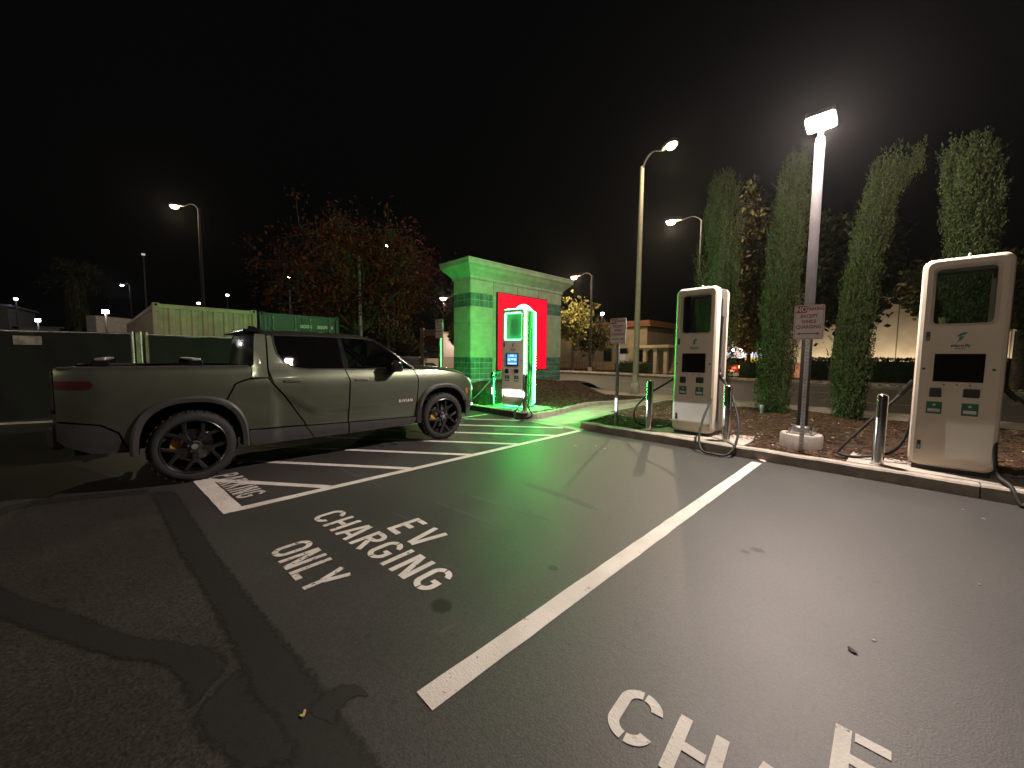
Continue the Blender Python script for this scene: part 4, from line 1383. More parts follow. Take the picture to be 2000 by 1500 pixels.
# glass
rw = panel('rear_side_window', [(1.275, 1.735), (1.285, 1.62), (1.308, 1.505), (1.38, 1.395), (1.505, 1.316), (1.68, 1.295), (2.135, 1.287), (2.085, 1.735)], lambda y, z: side_x(y, z) - .006, 'glass_tint', truck, flange=.004)
fw = panel('front_side_window', [(2.16, 1.735), (2.235, 1.287), (3.135, 1.275), (3.06, 1.365), (2.80, 1.60), (2.63, 1.728)], lambda y, z: side_x(y, z) - .006, 'glass_clear', truck, flange=.004)
panel('door_pillar', [(2.095, 1.735), (2.147, 1.285), (2.222, 1.285), (2.152, 1.735)], lambda y, z: side_x(y, z) - .003, 'truck_black', truck, flange=.01)
for s in (1, -1):
    # bright line round the side windows and the belt moulding
    pts = [(1.268, 1.738), (1.278, 1.62), (1.301, 1.502), (1.375, 1.39), (1.50, 1.31), (1.68, 1.289), (2.3, 1.281), (3.16, 1.268)]
    MB().tube([T(s * (side_x(y, z) + .002), y, z) for y, z in pts], .008, 6).build('window_moulding', 'truck_clad', truck, smooth=60)
    pts = [(1.262, 1.742), (1.7, 1.748), (2.2, 1.745), (2.63, 1.733)]
    MB().tube([T(s * (side_x(y, z) + .0), y, z) for y, z in pts], .011, 6).build('window_moulding', 'truck_clad', truck, smooth=60)
    # windscreen pillar
    MB().tube([T(s * .80, 2.50, 1.722), T(s * .812, 2.64, 1.712), T(s * .862, 2.93, 1.528), T(s * .903, 3.16, 1.343), T(s * .925, 3.28, 1.262)], [.030, .033, .036, .036, .03], 8).build('windscreen_pillar', 'truck_black', truck, smooth=60)
    # wheel-arch flares
    for yc, a0, a1 in ((YR, -4, 181), (YF, 24, 184)):
        P = [arch(yc, a, b, a0, a1, 30) for a, b in ((.458, .508), (.468, .518), (.512, .562), (.532, .586), (.540, .593))]
        X = [.86, 1.028, 1.036, 1.022, 0.96]
        n = len(P[0])
        vs = []
        for row, xx in zip(P, X):
            for (y, z) in row:
                lim = side_x(y, z) - side_x(yc, z)
                vs.append(T(s * (xx + min(0, lim)), y, z))
        fs = []
        for r_ in range(4):
            for i in range(n - 1):
                f = (r_ * n + i, r_ * n + i + 1, (r_ + 1) * n + i + 1, (r_ + 1) * n + i)
                fs.append(f if s > 0 else f[::-1])
        fs.append(tuple(r_ * n for r_ in range(5)) if s > 0 else tuple(r_ * n for r_ in range(4, -1, -1)))
        fs.append(tuple(r_ * n + n - 1 for r_ in range(4, -1, -1)) if s > 0 else tuple(r_ * n + n - 1 for r_ in range(5)))
        MB().add(vs, fs).build('arch_flare', 'truck_clad', truck, smooth=40)
    # wheel wells
    for yc in (YR, YF):
        P = arch(yc, .50, .55, 0, 180, 20)
        n = len(P)
        vs = [T(s * .60, y, z) for y, z in P] + [T(s * .96, y, z) for y, z in P]
        fs = [(i, i + 1, i + 1 + n, i + n) for i in range(n - 1)] + [tuple(range(n))]
        MB().add(vs, fs).build('wheel_well', 'truck_liner', truck)
    # mirror
    mz, my = 1.325, 2.86
    mr_ = MB().box(T(s * 1.10, my, mz), (.25, .20, .18), taper=.86).build('door_mirror', 'truck_black', truck, bevel=.04, seg=4, smooth=60)
    MB().box(T(s * .975, my + .02, mz - .06), (.12, .07, .05)).build('mirror_arm', 'truck_black', mr_, bevel=.015)
    MB().box(T(s * 1.09, my - .012, mz + .078), (.18, .09, .012)).build('mirror_cap', 'truck_paint', mr_, bevel=.005)
    for y0, zc, dr in ((2.38, 1.12, fd), (1.45, 1.14, rd)):
        MB().box(T(s * (side_x(y0, zc) + .004), y0, zc), (.016, .21, .036)).build('door_handle', 'truck_paint', dr[0 if s > 0 else 1], bevel=.007, seg=3, smooth=60)
    # brand lettering low on the front door
    if s > 0:
        put_text('R I V I A N', .062, 'label_white', fd[0], face_px(side_x(3.1, .755) + .006, 3.105 - TY, .752), bold=.002, extrude=.001, sx=.86)
    else:
        put_text('R I V I A N', .062, 'label_white', fd[1], Matrix.Rotation(math.pi, 4, 'Z') @ face_px(side_x(3.1, .755) + .006, -(3.105 - TY), .752), bold=.002, extrude=.001, sx=.86)
    # tail lamp wrapping the rear corner
    panel('tail_lamp', [(-.615, 1.215), (-.37, 1.205), (-.355, 1.165), (-.385, 1.125), (-.615, 1.13)], lambda y, z: side_x(y, z) + .006, 'tail_lens', truck, step=.04, flange=.02, sides=(s,))
    MB().box(T(s * (side_x(4.35, .84) + .002), 4.362, .845), (.008, .05, .10)).build('side_marker', 'amber', truck, bevel=.003)
# bonnet
HZ_Y = [3.20, 3.4, 3.7, 4.0, 4.2, 4.36, 4.50, 4.60]
HZ_Z = [1.318, 1.318, 1.308, 1.285, 1.255, 1.210, 1.135, 1.05]
def bonnet(u, v):
    y = 3.20 + 1.40 * v
    w = float(np.interp(y, [3.2, 4.0, 4.36, 4.52, 4.60], [.962, .955, .925, .86, .76]))
    a = u * 2 - 1
    z = float(np.interp(y, HZ_Y, HZ_Z)) - .060 * abs(a) ** 6 + .012 * (sstep((abs(a) - .55) / .12) - sstep((abs(a) - .8) / .15))
    return T(a * w, y - .0, z)
MB().grid(bonnet, 41, 30).build('bonnet', 'truck_paint', truck, smooth=50)
# roof
def roof(u, v):
    y = 1.06 + 1.60 * v
    a = u * 2 - 1
    z = float(np.interp(y, [1.06, 1.25, 1.7, 2.2, 2.5, 2.66], [1.806, 1.822, 1.832, 1.830, 1.818, 1.782])) - .082 * abs(a) ** 5
    return T(a * .832, y, z)
MB().grid(roof, 31, 24).build('roof', 'truck_paint', truck, smooth=50)
MB().box(T(0, 1.06, 1.80), (1.54, .20, .035)).build('roof_spoiler', 'truck_black', truck, bevel=.012)
MB().add([T(-.03, 1.10, 1.82), T(.03, 1.10, 1.82), T(.03, 1.30, 1.825), T(-.03, 1.30, 1.825), T(-.012, 1.12, 1.885), T(.012, 1.12, 1.885), T(.012, 1.18, 1.88), T(-.012, 1.18, 1.88)],
         [(0, 3, 2, 1), (4, 5, 6, 7), (0, 1, 5, 4), (1, 2, 6, 5), (2, 3, 7, 6), (3, 0, 4, 7)]).build('roof_antenna', 'truck_black', truck, bevel=.008, loc=(.45, -.05, -.01))
# windscreen and rear window
def ws(u, v):
    a = u * 2 - 1
    w = .81 + (.905 - .81) * v
    y = 2.63 + .65 * v + .07 * (1 - a * a) * (.4 + v)
    z = 1.765 - .475 * v + .03 * math.sin(v * 3.14) * .3
    return T(a * w, y, z)
MB().grid(ws, 21, 12).build('windscreen', 'glass_clear', truck, smooth=60)
def rwin(u, v):
    a = u * 2 - 1
    w = .81 + .10 * v
    return T(a * w, 1.075 - .05 * v - .025 * (1 - a * a), 1.775 - .47 * v)
MB().grid(rwin, 17, 10).build('rear_window', 'truck_black', truck, smooth=60)
# cowl and wipers
MB().box(T(0, 3.24, 1.262), (1.78, .14, .03)).build('cowl', 'truck_clad', truck)
# nose
NP = [(.955, 4.365), (.945, 4.44), (.90, 4.53), (.82, 4.61), (.70, 4.675), (.5, 4.72), (.25, 4.742), (0, 4.75)]
NP = [(p.x, p.y) for p in spline([(x, y, 0) for x, y in NP], 4)]
def nose_band(z0, z1, nz, back, lift=0.0):
    pl = [(-x, y) for x, y in NP][:-1][::1] + [(x, y) for x, y in NP[::-1]]
    pl = [(-x, y) for x, y in NP] + [(x, y) for x, y in NP[::-1]][1:]
    n = len(pl)
    vs = []
    for j in range(nz):
        z = z0 + (z1 - z0) * j / (nz - 1)
        b = back(z)
        for (x, y) in pl:
            k = (y - 4.365) / .385
            vs.append(T(x * (1 + lift * .5), y + lift - b * k ** .5 if k > 0 else y, z))
    fs = [(j * n + i + 1, j * n + i, (j + 1) * n + i, (j + 1) * n + i + 1) for j in range(nz - 1) for i in range(n - 1)]
    return MB().add(vs, fs)
backf = lambda z: .22 * sstep((z - .96) / .20) + .06 * sstep((.72 - z) / .3)
nose_band(.66, 1.10, 12, backf).build('front_fascia', 'truck_paint', truck, smooth=50)
nose_band(.36, .655, 8, lambda z: backf(z) + .10 * sstep((.5 - z) / .15)).build('front_bumper', 'truck_clad', truck, smooth=50)
for s in (1, -1):
    # upright stadium headlamp on the rounded front corner
    out = []
    for (px_, pz) in rrect(.115, .235, .057, 6, 0, .955):
        i = min(range(len(NP)), key=lambda k: abs(NP[k][0] - (.815 + px_)))
        x = .815 + px_
        xs_ = [p[0] for p in NP][::-1]
        ys_ = [p[1] for p in NP][::-1]
        y = float(np.interp(x, xs_, ys_))
        k = max(0, (y - 4.365) / .385)
        out.append(T(s * x, y - backf(pz) * k ** .5 + .010, pz))
    n = len(out)
    mb = MB().add(out + [(q[0], q[1] - .03, q[2]) for q in out], [tuple(range(n)) if s < 0 else tuple(range(n - 1, -1, -1))] + [(i, (i + 1) % n, (i + 1) % n + n, i + n) for i in range(n)])
    hl = mb.build('headlight', 'head_lens', truck)
    # low beam bar in the bumper corner that throws the flat white band on the chargers
    fl = MB().box(T(s * .78, 4.60, .565), (.12, .03, .05)).build('fog_lamp', 'head_lens', truck, bevel=.01)
    sp = light('fog_beam', 'SPOT', T(s * .76, 4.80, .545), 420, (.86, .92, 1.0), truck, radius=.012, spot_size=R(116), spot_blend=.2)
    sp.rotation_euler = (R(90), 0, R(-34 if s > 0 else 4))
    sp.scale = (1.0, .034, 1.0)
MB().box(T(0, 4.705, .985), (1.30, .03, .035)).build('light_bar', 'head_lens', truck, bevel=.01)
# tailgate, bed and rails
MB().box(T(0, -.625, 1.04), (1.62, .07, .56)).build('tailgate', 'truck_paint', truck, bevel=.03)
MB().box(T(0, -.667, 1.17), (1.50, .012, .07)).build('tail_bar', 'tail_lens', truck, bevel=.004)
MB().box(T(0, -.65, .63), (1.52, .12, .26)).build('bumper_beam', 'truck_clad', truck, bevel=.04)
MB().box(T(0, .17, .90), (1.62, 1.66, .04)).build('bed_floor', 'truck_liner', truck)
for s in (1, -1):
    MB().box(T(s * .82, .17, 1.11), (.03, 1.62, .42)).build('bed_wall', 'truck_liner', truck)
    pts = [T(s * .905, y, 1.338) for y in (-.58, 0, .98)]
    MB().box(T(s * .885, .19, 1.338), (.115, 1.58, .028)).build('bed_rail', 'truck_clad', truck, bevel=.01)
for yb in (-.30, .47):
    cb = MB().box(T(0, yb, 1.425), (1.84, .085, .026)).build('cross_bar', 'galv', truck, bevel=.01)
    for s in (1, -1):
        MB().box(T(s * .885, yb, 1.382), (.07, .13, .066)).build('bar_foot', 'truck_black', cb, bevel=.012)
# unseen dark boxes added inside the body to stop light leaking through
mb = MB().box(T(0, 2.05, .60), (1.16, 5.2, .42))
mb.box(T(0, 2.1, .70), (1.86, 2.2, .66))
mb.box(T(0, 3.9, .90), (1.16, 1.15, .45))
mb.build('light_block', 'truck_liner', truck)
# cabin
for s in (1, -1):
    for yy in (2.35, 1.48):
        st = MB().box(T(s * .42, yy + .12, 1.12), (.52, .50, .16)).build('seat', 'truck_interior', truck, bevel=.05)
        MB().box(T(s * .42, yy - .16, 1.36), (.50, .15, .56), rot=Matrix.Rotation(R(12), 3, 'X')).build('seat_back', 'truck_interior', st, bevel=.05)
        MB().box(T(s * .42, yy - .23, 1.66), (.26, .09, .16)).build('headrest', 'truck_interior', st, bevel=.03)
MB().box(T(0, 3.02, 1.20), (1.74, .42, .16)).build('dashboard', 'truck_interior', truck, bevel=.04)
swm = Matrix.Translation(T(-.42, 2.78, 1.27)) @ Matrix.Rotation(R(65), 4, 'X')
MB().tube([swm @ Vector((.18 * math.cos(a), .18 * math.sin(a), 0)) for a in np.linspace(0, 2 * math.pi, 25)], .014, 6, cap=False).build('steering_wheel', 'truck_interior', truck)
# wheels
def make_wheel():
    w = bpy.data.objects.new('wheel', None)
    COL.objects.link(w)
    RX = Matrix.Rotation(R(90), 4, 'Y')      # lathe axis -> +x (outside)
    prof = [(.285, -.13), (.36, -.142), (.395, -.125), (.412, -.09), (.415, 0), (.412, .09), (.396, .122), (.362, .140), (.325, .138), (.305, .128)]
    mb = MB().lathe(prof, 56, RX)
    mb.f = [f for f in mb.f if len(f) == 4]
    mb.build('tyre', 'tyre', w, smooth=50)
    mb = MB()
    for k in range(64):                      # shoulder tread blocks
        q = 2 * math.pi * k / 64
        mb.box((.085 if k % 2 else .06, math.cos(q) * .414, math.sin(q) * .414), (.055, .026, .012), rot=Matrix.Rotation(q + R(90), 3, 'X') @ Matrix.Identity(3))
    tag(mb.build('tread_blocks', 'tyre', w), kind='stuff')
    mb = MB()
    mb.lathe([(.312, .118), (.318, .134), (.308, .139), (.296, .130), (.290, .02), (.282, -.10)], 56, RX)
    mb.f = [f for f in mb.f if len(f) == 4]
    rim = mb.build('rim', 'rim_dark', w, smooth=50)
    MB().lathe([(.30, -.10), (.30, -.09)], 40, RX).build('inner_face', 'truck_liner', rim)
    MB().lathe([(.19, -.03), (.19, .0)], 40, RX).build('brake_disc', 'brake_disc', w, smooth=40)
    cal = []
    for a in np.linspace(142, 222, 10):
        cal.append((.215 * math.cos(R(a)), .215 * math.sin(R(a))))
    for a in np.linspace(222, 142, 10):
        cal.append((.12 * math.cos(R(a)), .12 * math.sin(R(a))))
    YZ = Matrix(((0, 0, 1, 0), (1, 0, 0, 0), (0, 1, 0, 0), (0, 0, 0, 1)))   # (a, b) -> (y, z), extruded along x
    MB().prism(cal, -.01, .045, YZ).build('brake_caliper', 'caliper_yellow', w, bevel=.008)
    sp = [(.045, -32), (.10, -17), (.155, -13), (.302, -24), (.305, -15), (.195, -4.5), (.195, 4.5), (.305, 15), (.302, 24), (.155, 13), (.10, 17), (.045, 32)]
    poly = [(r * math.cos(R(a)), r * math.sin(R(a))) for r, a in sp]
    me = MB().prism(poly, .070, .112, YZ).mesh('spoke', MATS['rim_dark'])
    for k in range(5):
        o = bpy.data.objects.new('spoke', me)
        COL.objects.link(o)
        o.parent = w
        o.rotation_euler = (R(90 + 72 * k + 36), 0, 0)
        b = o.modifiers.new('bevel', 'BEVEL')
        b.width, b.segments = .012, 2
    MB().lathe([(.075, .08), (.072, .118), (.05, .128), (.0345, .130)], 20, RX).build('hub', 'rim_dark', w, smooth=40)
    MB().lathe([(.033, .128), (.030, .136)], 16, RX).build('hub_cap', 'galv', w)
    for k in range(5):
        q = R(72 * k + 20)
        MB().lathe([(.011, .11), (.011, .131)], 6, Matrix.Translation((0, .058 * math.cos(q), .058 * math.sin(q))) @ RX).build('lug_nut', 'chrome', w)
    return w
w0 = make_wheel()
w0.parent = truck
for i, (s, yc) in enumerate(((1, YR), (1, YF), (-1, YR), (-1, YF))):
    w = w0 if i == 0 else copy_tree(w0, truck)
    w.location = T(s * .865, yc, .415)
    w.rotation_euler = (R(11 * i), 0, 0 if s > 0 else math.pi)
    if s > 0 and i == 1:
        w.rotation_euler = (R(7), 0, 0)
# ------------------------------------------------------------------ plants
MFOLIAGE('cypress_leaf', (0.010, 0.017, 0.005), (0.082, 0.102, 0.034))
MFOLIAGE('leaf_dark', (0.018, 0.026, 0.012), (0.05, 0.062, 0.026))
MFOLIAGE('leaf_yellow', (0.10, 0.095, 0.025), (0.30, 0.26, 0.08))
MFOLIAGE('leaf_red', (0.06, 0.014, 0.006), (0.16, 0.042, 0.018))
MFOLIAGE('leaf_olive', (0.05, 0.055, 0.02), (0.12, 0.10, 0.04))
MFOLIAGE('hedge_leaf', (0.016, 0.028, 0.012), (0.04, 0.06, 0.024))
M('bark', (0.10, 0.075, 0.055), 0.95, var=0.3, scale=9, bump=0.8, bscale=24)
M('bark_pale', (0.075, 0.055, 0.042), 0.9, var=0.2, scale=9, bump=0.5, bscale=24)
M('bark_red', (0.16, 0.065, 0.03), 0.9, var=0.3, scale=9, bump=0.8, bscale=24)

def leaf_cloud(pts, dirs, lo, hi, aspect, seed):
    """one small folded leaf or spray per point"""
    r = np.random.default_rng(seed)
    n = len(pts)
    P = np.asarray(pts)
    D = np.asarray(dirs)
    D = D / (np.linalg.norm(D, axis=1, keepdims=True) + 1e-9)
    A = r.normal(size=(n, 3))
    S = np.cross(D, A)
    S /= (np.linalg.norm(S, axis=1, keepdims=True) + 1e-9)
    Nn = np.cross(D, S)
    L = r.uniform(lo, hi, (n, 1))
    Wd = L * aspect
    v = np.empty((n, 4, 3))
    v[:, 0] = P
    v[:, 1] = P + D * L * .5 + S * Wd * .5 + Nn * Wd * .12
    v[:, 2] = P + D * L
    v[:, 3] = P + D * L * .5 - S * Wd * .5 + Nn * Wd * .12
    mb = MB()
    mb.v = [tuple(x) for x in v.reshape(-1, 3)]
    mb.f = [(4 * i, 4 * i + 1, 4 * i + 2, 4 * i + 3) for i in range(n)]
    return mb

def cypress(slices, base_z, label, n, seed, red_trunk=None):
    """slices: (centre Vector, radius) from foot to tip"""
    r = np.random.default_rng(seed)
    C = np.array([list(c) for c, _ in slices])
    Rd = np.array([q for _, q in slices])
    zz = C[:, 2]
    root = thing('cypress_tree', label, 'cypress', (C[0][0], C[0][1], base_z), 0, 'columnar cypresses behind the chargers')
    o = C[0].copy()
    o[2] = base_z
    # plumes: upright sprays hugging the column
    pts, dirs = [], []
    npl = n // 44
    for k in range(npl):
        z = r.uniform(zz[0], zz[-1])
        c = np.array([np.interp(z, zz, C[:, 0]), np.interp(z, zz, C[:, 1]), z])
        rad = np.interp(z, zz, Rd) * r.uniform(.55, .97)
        a = r.uniform(0, 2 * math.pi)
        lump = 1 + .15 * math.sin(3 * a + z * 2.1 + seed) + .10 * math.sin(z * 5 + a * 2)
        tilt = r.uniform(.04, .26)
        if r.random() < .035:
            tilt = r.uniform(.6, 1.0)
        ax = np.array([math.cos(a), math.sin(a), 0])
        tw = np.array([-math.sin(a), math.cos(a), 0]) * r.normal(0, .18)
        d = ax * tilt + np.array([0, 0, 1.0]) + tw
        d /= np.linalg.norm(d)
        ln = r.uniform(.30, .75)
        st = c + ax * rad * lump - d * ln * .5
        for q in range(44):
            u = r.uniform(0, 1)
            p = st + d * ln * u + r.normal(0, .034 * (1.12 - u), 3)
            pts.append(p - o)
            dirs.append(d + r.normal(0, .45, 3) + np.array([0, 0, .25]))
    leaf_cloud(pts, dirs, .022, .066, .32, seed + 1).build('crown', 'cypress_leaf', root)
    # inner mass so that the column is not see-through
    mb = MB()
    m = 18
    vs, fs = [], []
    for i in range(len(slices)):
        for j in range(m):
            a = 2 * math.pi * j / m
            k = .48 + .10 * math.sin(3 * a + zz[i] * 2.1)
            vs.append(tuple(C[i] - o + np.array([math.cos(a), math.sin(a), 0]) * Rd[i] * k))
    for i in range(len(slices) - 1):
        for j in range(m):
            fs.append((i * m + j, i * m + (j + 1) % m, (i + 1) * m + (j + 1) % m, (i + 1) * m + j))
    fs.append(tuple(range(m - 1, -1, -1)))
    fs.append(tuple((len(slices) - 1) * m + j for j in range(m)))
    mb.add(vs, fs).build('inner_foliage', 'hedge_leaf', root, smooth=60)
    tk = [Vector(C[0]) - Vector(o)]
    tk[0].z = -.05
    pts_ = [tk[0]] + [Vector(C[i] - o) for i in range(0, len(slices), 2)]
    MB().tube(pts_, [.11] + list(np.linspace(.09, .02, len(pts_) - 1)), 8).build('trunk', 'bark_red' if red_trunk else 'bark', root, smooth=60)  # flag swaps in the redder bark
    return root
def from_px(rows, Y):
    """rows of (left x, right x, y) in the photograph on the plane y = Y"""
    out = []
    for (a, b, y) in rows:
        p, q = pY(a, y, Y), pY(b, y, Y)
        out.append(((p + q) / 2, (q - p).length / 2))
    return out
cypress(from_px([(1378, 1412, 800), (1366, 1428, 770), (1360, 1432, 700), (1360, 1440, 620), (1364, 1444, 560), (1366, 1448, 500), (1372, 1450, 440), (1378, 1446, 400), (1388, 1436, 372), (1405, 1420, 352)], 10.9), .18, 'cypress rising behind the charging station beside the walkway', 60000, 21)
cypress(from_px([(1492, 1532, 806), (1478, 1545, 785), (1474, 1548, 740), (1478, 1552, 700), (1484, 1558, 640), (1492, 1560, 580), (1500, 1566, 520), (1506, 1572, 460), (1514, 1580, 410), (1520, 1584, 365), (1534, 1578, 332), (1550, 1566, 318)], 10.75), .18, 'cypress with a grey uplight at its foot, beside the lamp pole', 66000, 22)
cypress(from_px([(1640, 1680, 822), (1624, 1692, 800), (1620, 1698, 760), (1624, 1700, 720), (1632, 1706, 660), (1642, 1714, 600), (1654, 1722, 540), (1664, 1732, 480), (1676, 1742, 430), (1688, 1756, 380), (1700, 1776, 345), (1725, 1800, 320), (1765, 1806, 308)], 10.75), .18, 'cypress whose bent tip leans away from the lamp pole', 66000, 23)
cypress(from_px([(1868, 1905, 830), (1850, 1925, 800), (1845, 1935, 740), (1845, 1942, 680), (1845, 1948, 600), (1845, 1952, 520), (1842, 1950, 450), (1838, 1950, 400), (1836, 1955, 350), (1840, 1950, 315), (1865, 1925, 290)], 10.75), .18, 'broad cypress with reddish trunk behind the charger farthest from the truck', 74000, 24, True)
# small uplights at the cypress feet
for (x, y) in ((1490, 806), (1645, 818)):
    p = pg(x, y, .2)
    u = thing('uplight', 'small grey uplight at the foot of the cypress ' + ('beside the lamp pole' if x < 1500 else 'with the bent tip'), 'uplight', (p.x, p.y - .12, .19), 0, 'uplights in the mulch')
    MB().lathe([(.035, .02), (.045, .12), (.05, .20), (.046, .21)], 12).build('housing', 'galv', u, smooth=40)
    MB().lathe([(.012, -.08), (.012, .03)], 8).build('stake', 'black_plastic', u)

def branch_tree(name, label, cat, base, top, crown_c, crown_r, nb, nl, leafmat, seed, trunk_r=.18, bark='bark', lo=.10, hi=.22, group=None, bare=0.0, aspect=.6, droop=0.0):
    """trunk and limbs reaching into an ellipsoid crown, leaves in clumps at the twigs"""
    r = np.random.default_rng(seed)
    root = thing(name, label, cat, base, 0, group)
    c = np.array(crown_c) - np.array(base)
    cr = np.array(crown_r)
    fork = np.array([c[0] * .25, c[1] * .25, max(.6, (c[2] - cr[2]) * .95)])
    mb = MB()
    mb.tube([(0, 0, -.1), (fork[0] * .4, fork[1] * .4, fork[2] * .5), tuple(fork)], [trunk_r * 1.25, trunk_r, trunk_r * .8], 8)
    mb.build('trunk', bark, root, smooth=60)
    lb = MB()
    clumps = []
    for k in range(nb):
        d = r.normal(size=3)
        d[2] = abs(d[2]) * .9 - .25
        d /= np.linalg.norm(d)
        e = c + d * cr * r.uniform(.72, 1.0)
        mid = fork + (e - fork) * .5 + r.normal(0, .16, 3) * cr * .5 + np.array([0, 0, .12 * cr[2]])
        pts = spline([tuple(fork), tuple(mid), tuple(e)], 6)
        lb.tube(pts, list(np.linspace(trunk_r * .42, trunk_r * .05, len(pts))), 5)
        for i in range(4, len(pts)):
            p = np.array(pts[i])
            for s in range(3):
                q = p + r.normal(0, .17, 3) * cr - np.array([0, 0, droop * r.uniform(0, 1)])
                lb.tube([tuple(p), tuple((p + q) / 2 + r.normal(0, .05, 3)), tuple(q)], [trunk_r * .09, trunk_r * .06, trunk_r * .03], 4)
                if r.random() > bare:
                    clumps.append(q)
    lb.build('branches', bark, root, smooth=60)
    clumps = np.array(clumps)
    ix = r.integers(0, len(clumps), nl)
    sp = np.abs(r.normal(0, 1, (len(clumps), 1))) * .5 + .6
    P = clumps[ix] + r.normal(0, .085, (nl, 3)) * cr.mean() * sp[ix]
    D = r.normal(size=(nl, 3)) + np.array([0, 0, -.3 - droop])
    tag(leaf_cloud(P, D, lo, hi, aspect, seed + 5).build('crown', leafmat, root), kind=None)
    return root
# autumn tree behind the containers
b = pD(700, 690, 18)
c = pD(692, 530, 18)
branch_tree('autumn_tree', 'wide autumn tree with rust red leaves and thin bare twigs behind the green container', 'tree', (b.x, b.y, 0), None, (c.x, c.y, c.z - .1), (3.7, 3.7, 2.7), 46, 15000, 'leaf_red', 31, trunk_r=.22, bark='bark_pale', lo=.10, hi=.20, bare=.3, droop=.25)
# trees across the road
def px_tree(x0, x1, ytop, ybot, Y, xbase, label, mat, seed, nl=6000, nb=22, lo=.16, hi=.34, bark='bark', base_z=.1, depth=None, tr=.16, **kw):
    f = (lambda x, y: pD(x, y, depth)) if depth else (lambda x, y: pY(x, y, Y))
    p0, p1 = f(x0, ytop), f(x1, ybot)
    c = f((x0 + x1) / 2, (ytop + ybot) / 2)
    w = (f(x1, (ytop + ybot) / 2) - f(x0, (ytop + ybot) / 2)).length / 2
    hgt = abs(f((x0 + x1) / 2, ytop).z - f((x0 + x1) / 2, ybot).z) / 2
    b = f(xbase, 710)
    return branch_tree('street_tree', label, 'tree', (b.x, b.y, base_z), None, tuple(c), (w, w, hgt), nb, nl, mat, seed, trunk_r=tr, bark=bark, lo=lo, hi=hi, group='trees across the road', **kw)
px_tree(1092, 1152, 578, 668, 31, 1118, 'yellow lit tree with a pale forked trunk beside the monument wall', 'leaf_yellow', 41, 4200, bark='bark_pale', lo=.2, hi=.42)
px_tree(1128, 1188, 620, 690, 33, 1160, 'dim olive tree just past the yellow lit tree across the road', 'leaf_olive', 42, 3800)
px_tree(1425, 1500, 612, 690, 31, 1462, 'yellow lit tree with airy leaves in front of the lit shop', 'leaf_yellow', 43, 4200, lo=.18, hi=.36, bark='bark_pale')
px_tree(1400, 1560, 380, 640, 30, 1500, 'large dark tree standing behind the first two cypresses', 'leaf_olive', 44, 9000, 30, lo=.25, hi=.5, tr=.3)
px_tree(1560, 1760, 400, 640, 30, 1632, 'large dark tree with a crooked trunk before the cream wall', 'leaf_dark', 45, 9000, 30, lo=.25, hi=.5, tr=.26)
px_tree(1755, 1860, 520, 620, 27.9, 1830, 'small tree with dry tan leaves beside the charger and the cream wall', 'leaf_olive', 46, 3000, 16, lo=.2, hi=.4, tr=.1)
px_tree(1905, 2080, 480, 640, 29, 1990, 'dark tree partly hidden by the charger at the end of the row', 'leaf_olive', 47, 5000, 20, lo=.22, hi=.45, tr=.2)
px_tree(600, 720, 600, 660, 0, 650, 'low dark shrub mass far behind the green container', 'leaf_dark', 48, 2500, 14, depth=32)
px_tree(720, 800, 620, 685, 0, 760, 'dark roadside tree far beyond the truck windscreen', 'leaf_dark', 49, 2600, 14, depth=36)
px_tree(782, 822, 660, 697, 0, 800, 'small pale green bush tree beside the parked far car', 'leaf_olive', 50, 1500, 10, depth=30, lo=.12, hi=.25, tr=.07)
px_tree(876, 900, 620, 675, 0, 888, 'small tree whose leaves show at the monument wall edge', 'leaf_yellow', 51, 1200, 9, depth=34, lo=.15, hi=.3, tr=.08)

def hedge(a, b, wdt, hgt, label, seed, z=.12, n=None):
    a, b = Vector((a[0], a[1], 0)), Vector((b[0], b[1], 0))
    L_ = (b - a).length
    d = (b - a).normalized()
    nn = Vector((-d.y, d.x, 0))
    r = np.random.default_rng(seed)
    root = thing('hedge', label, 'hedge', (a.x, a.y, z), 0, 'clipped hedges across the road')
    MB().box(tuple((b - a) / 2 + Vector((0, 0, hgt * .46))), (L_ * .99, wdt * .86, hgt * .92), rz=math.atan2(d.y, d.x)).build('inner_mass', 'hedge_leaf', root)
    n = n or int(L_ * hgt * 260)
    P, D = [], []
    for i in range(n):
        u, q = r.uniform(0, L_), r.random()
        if q < .45:
            p = d * u - nn * wdt * r.uniform(.42, .52) + Vector((0, 0, r.uniform(0, hgt)))
            dr = -nn
        elif q < .8:
            p = d * u + nn * wdt * r.uniform(-.5, .5) + Vector((0, 0, hgt * r.uniform(.9, 1.04)))
            dr = Vector((0, 0, 1))
        else:
            p = d * (0 if r.random() < .5 else L_) + nn * wdt * r.uniform(-.5, .5) + Vector((0, 0, r.uniform(0, hgt)))
            dr = -d
        P.append(tuple(p))
        D.append(tuple(np.array(dr) + r.normal(0, .7, 3)))
    leaf_cloud(P, D, .07, .16, .55, seed + 1).build('leaves', 'hedge_leaf', root)
q0, q1 = pY(1580, 720, 31.5), pY(2060, 720, 31.5)
hedge((q0.x, 31.5), (q1.x, 31.5), 1.2, 1.35, 'long clipped hedge running below the cream wall', 61, n=7000)
q0, q1 = pY(1448, 720, 30), pY(1500, 720, 30)
hedge((q0.x, 30), (q1.x, 30), 1.2, 1.15, 'short clipped hedge beside the car with glowing lamps', 62)
q0, q1 = pY(1206, 720, 30.5), pY(1232, 720, 30.5)
hedge((q0.x, 30.5), (q1.x, 30.5), 1.0, .95, 'small clipped hedge below the grey utility box', 63)
q0, q1 = pY(1252, 720, 30.5), pY(1270, 720, 30.5)
hedge((q0.x, 30.5), (q1.x, 30.5), .9, .9, 'small hedge cube at the arched shelter doorway', 64)
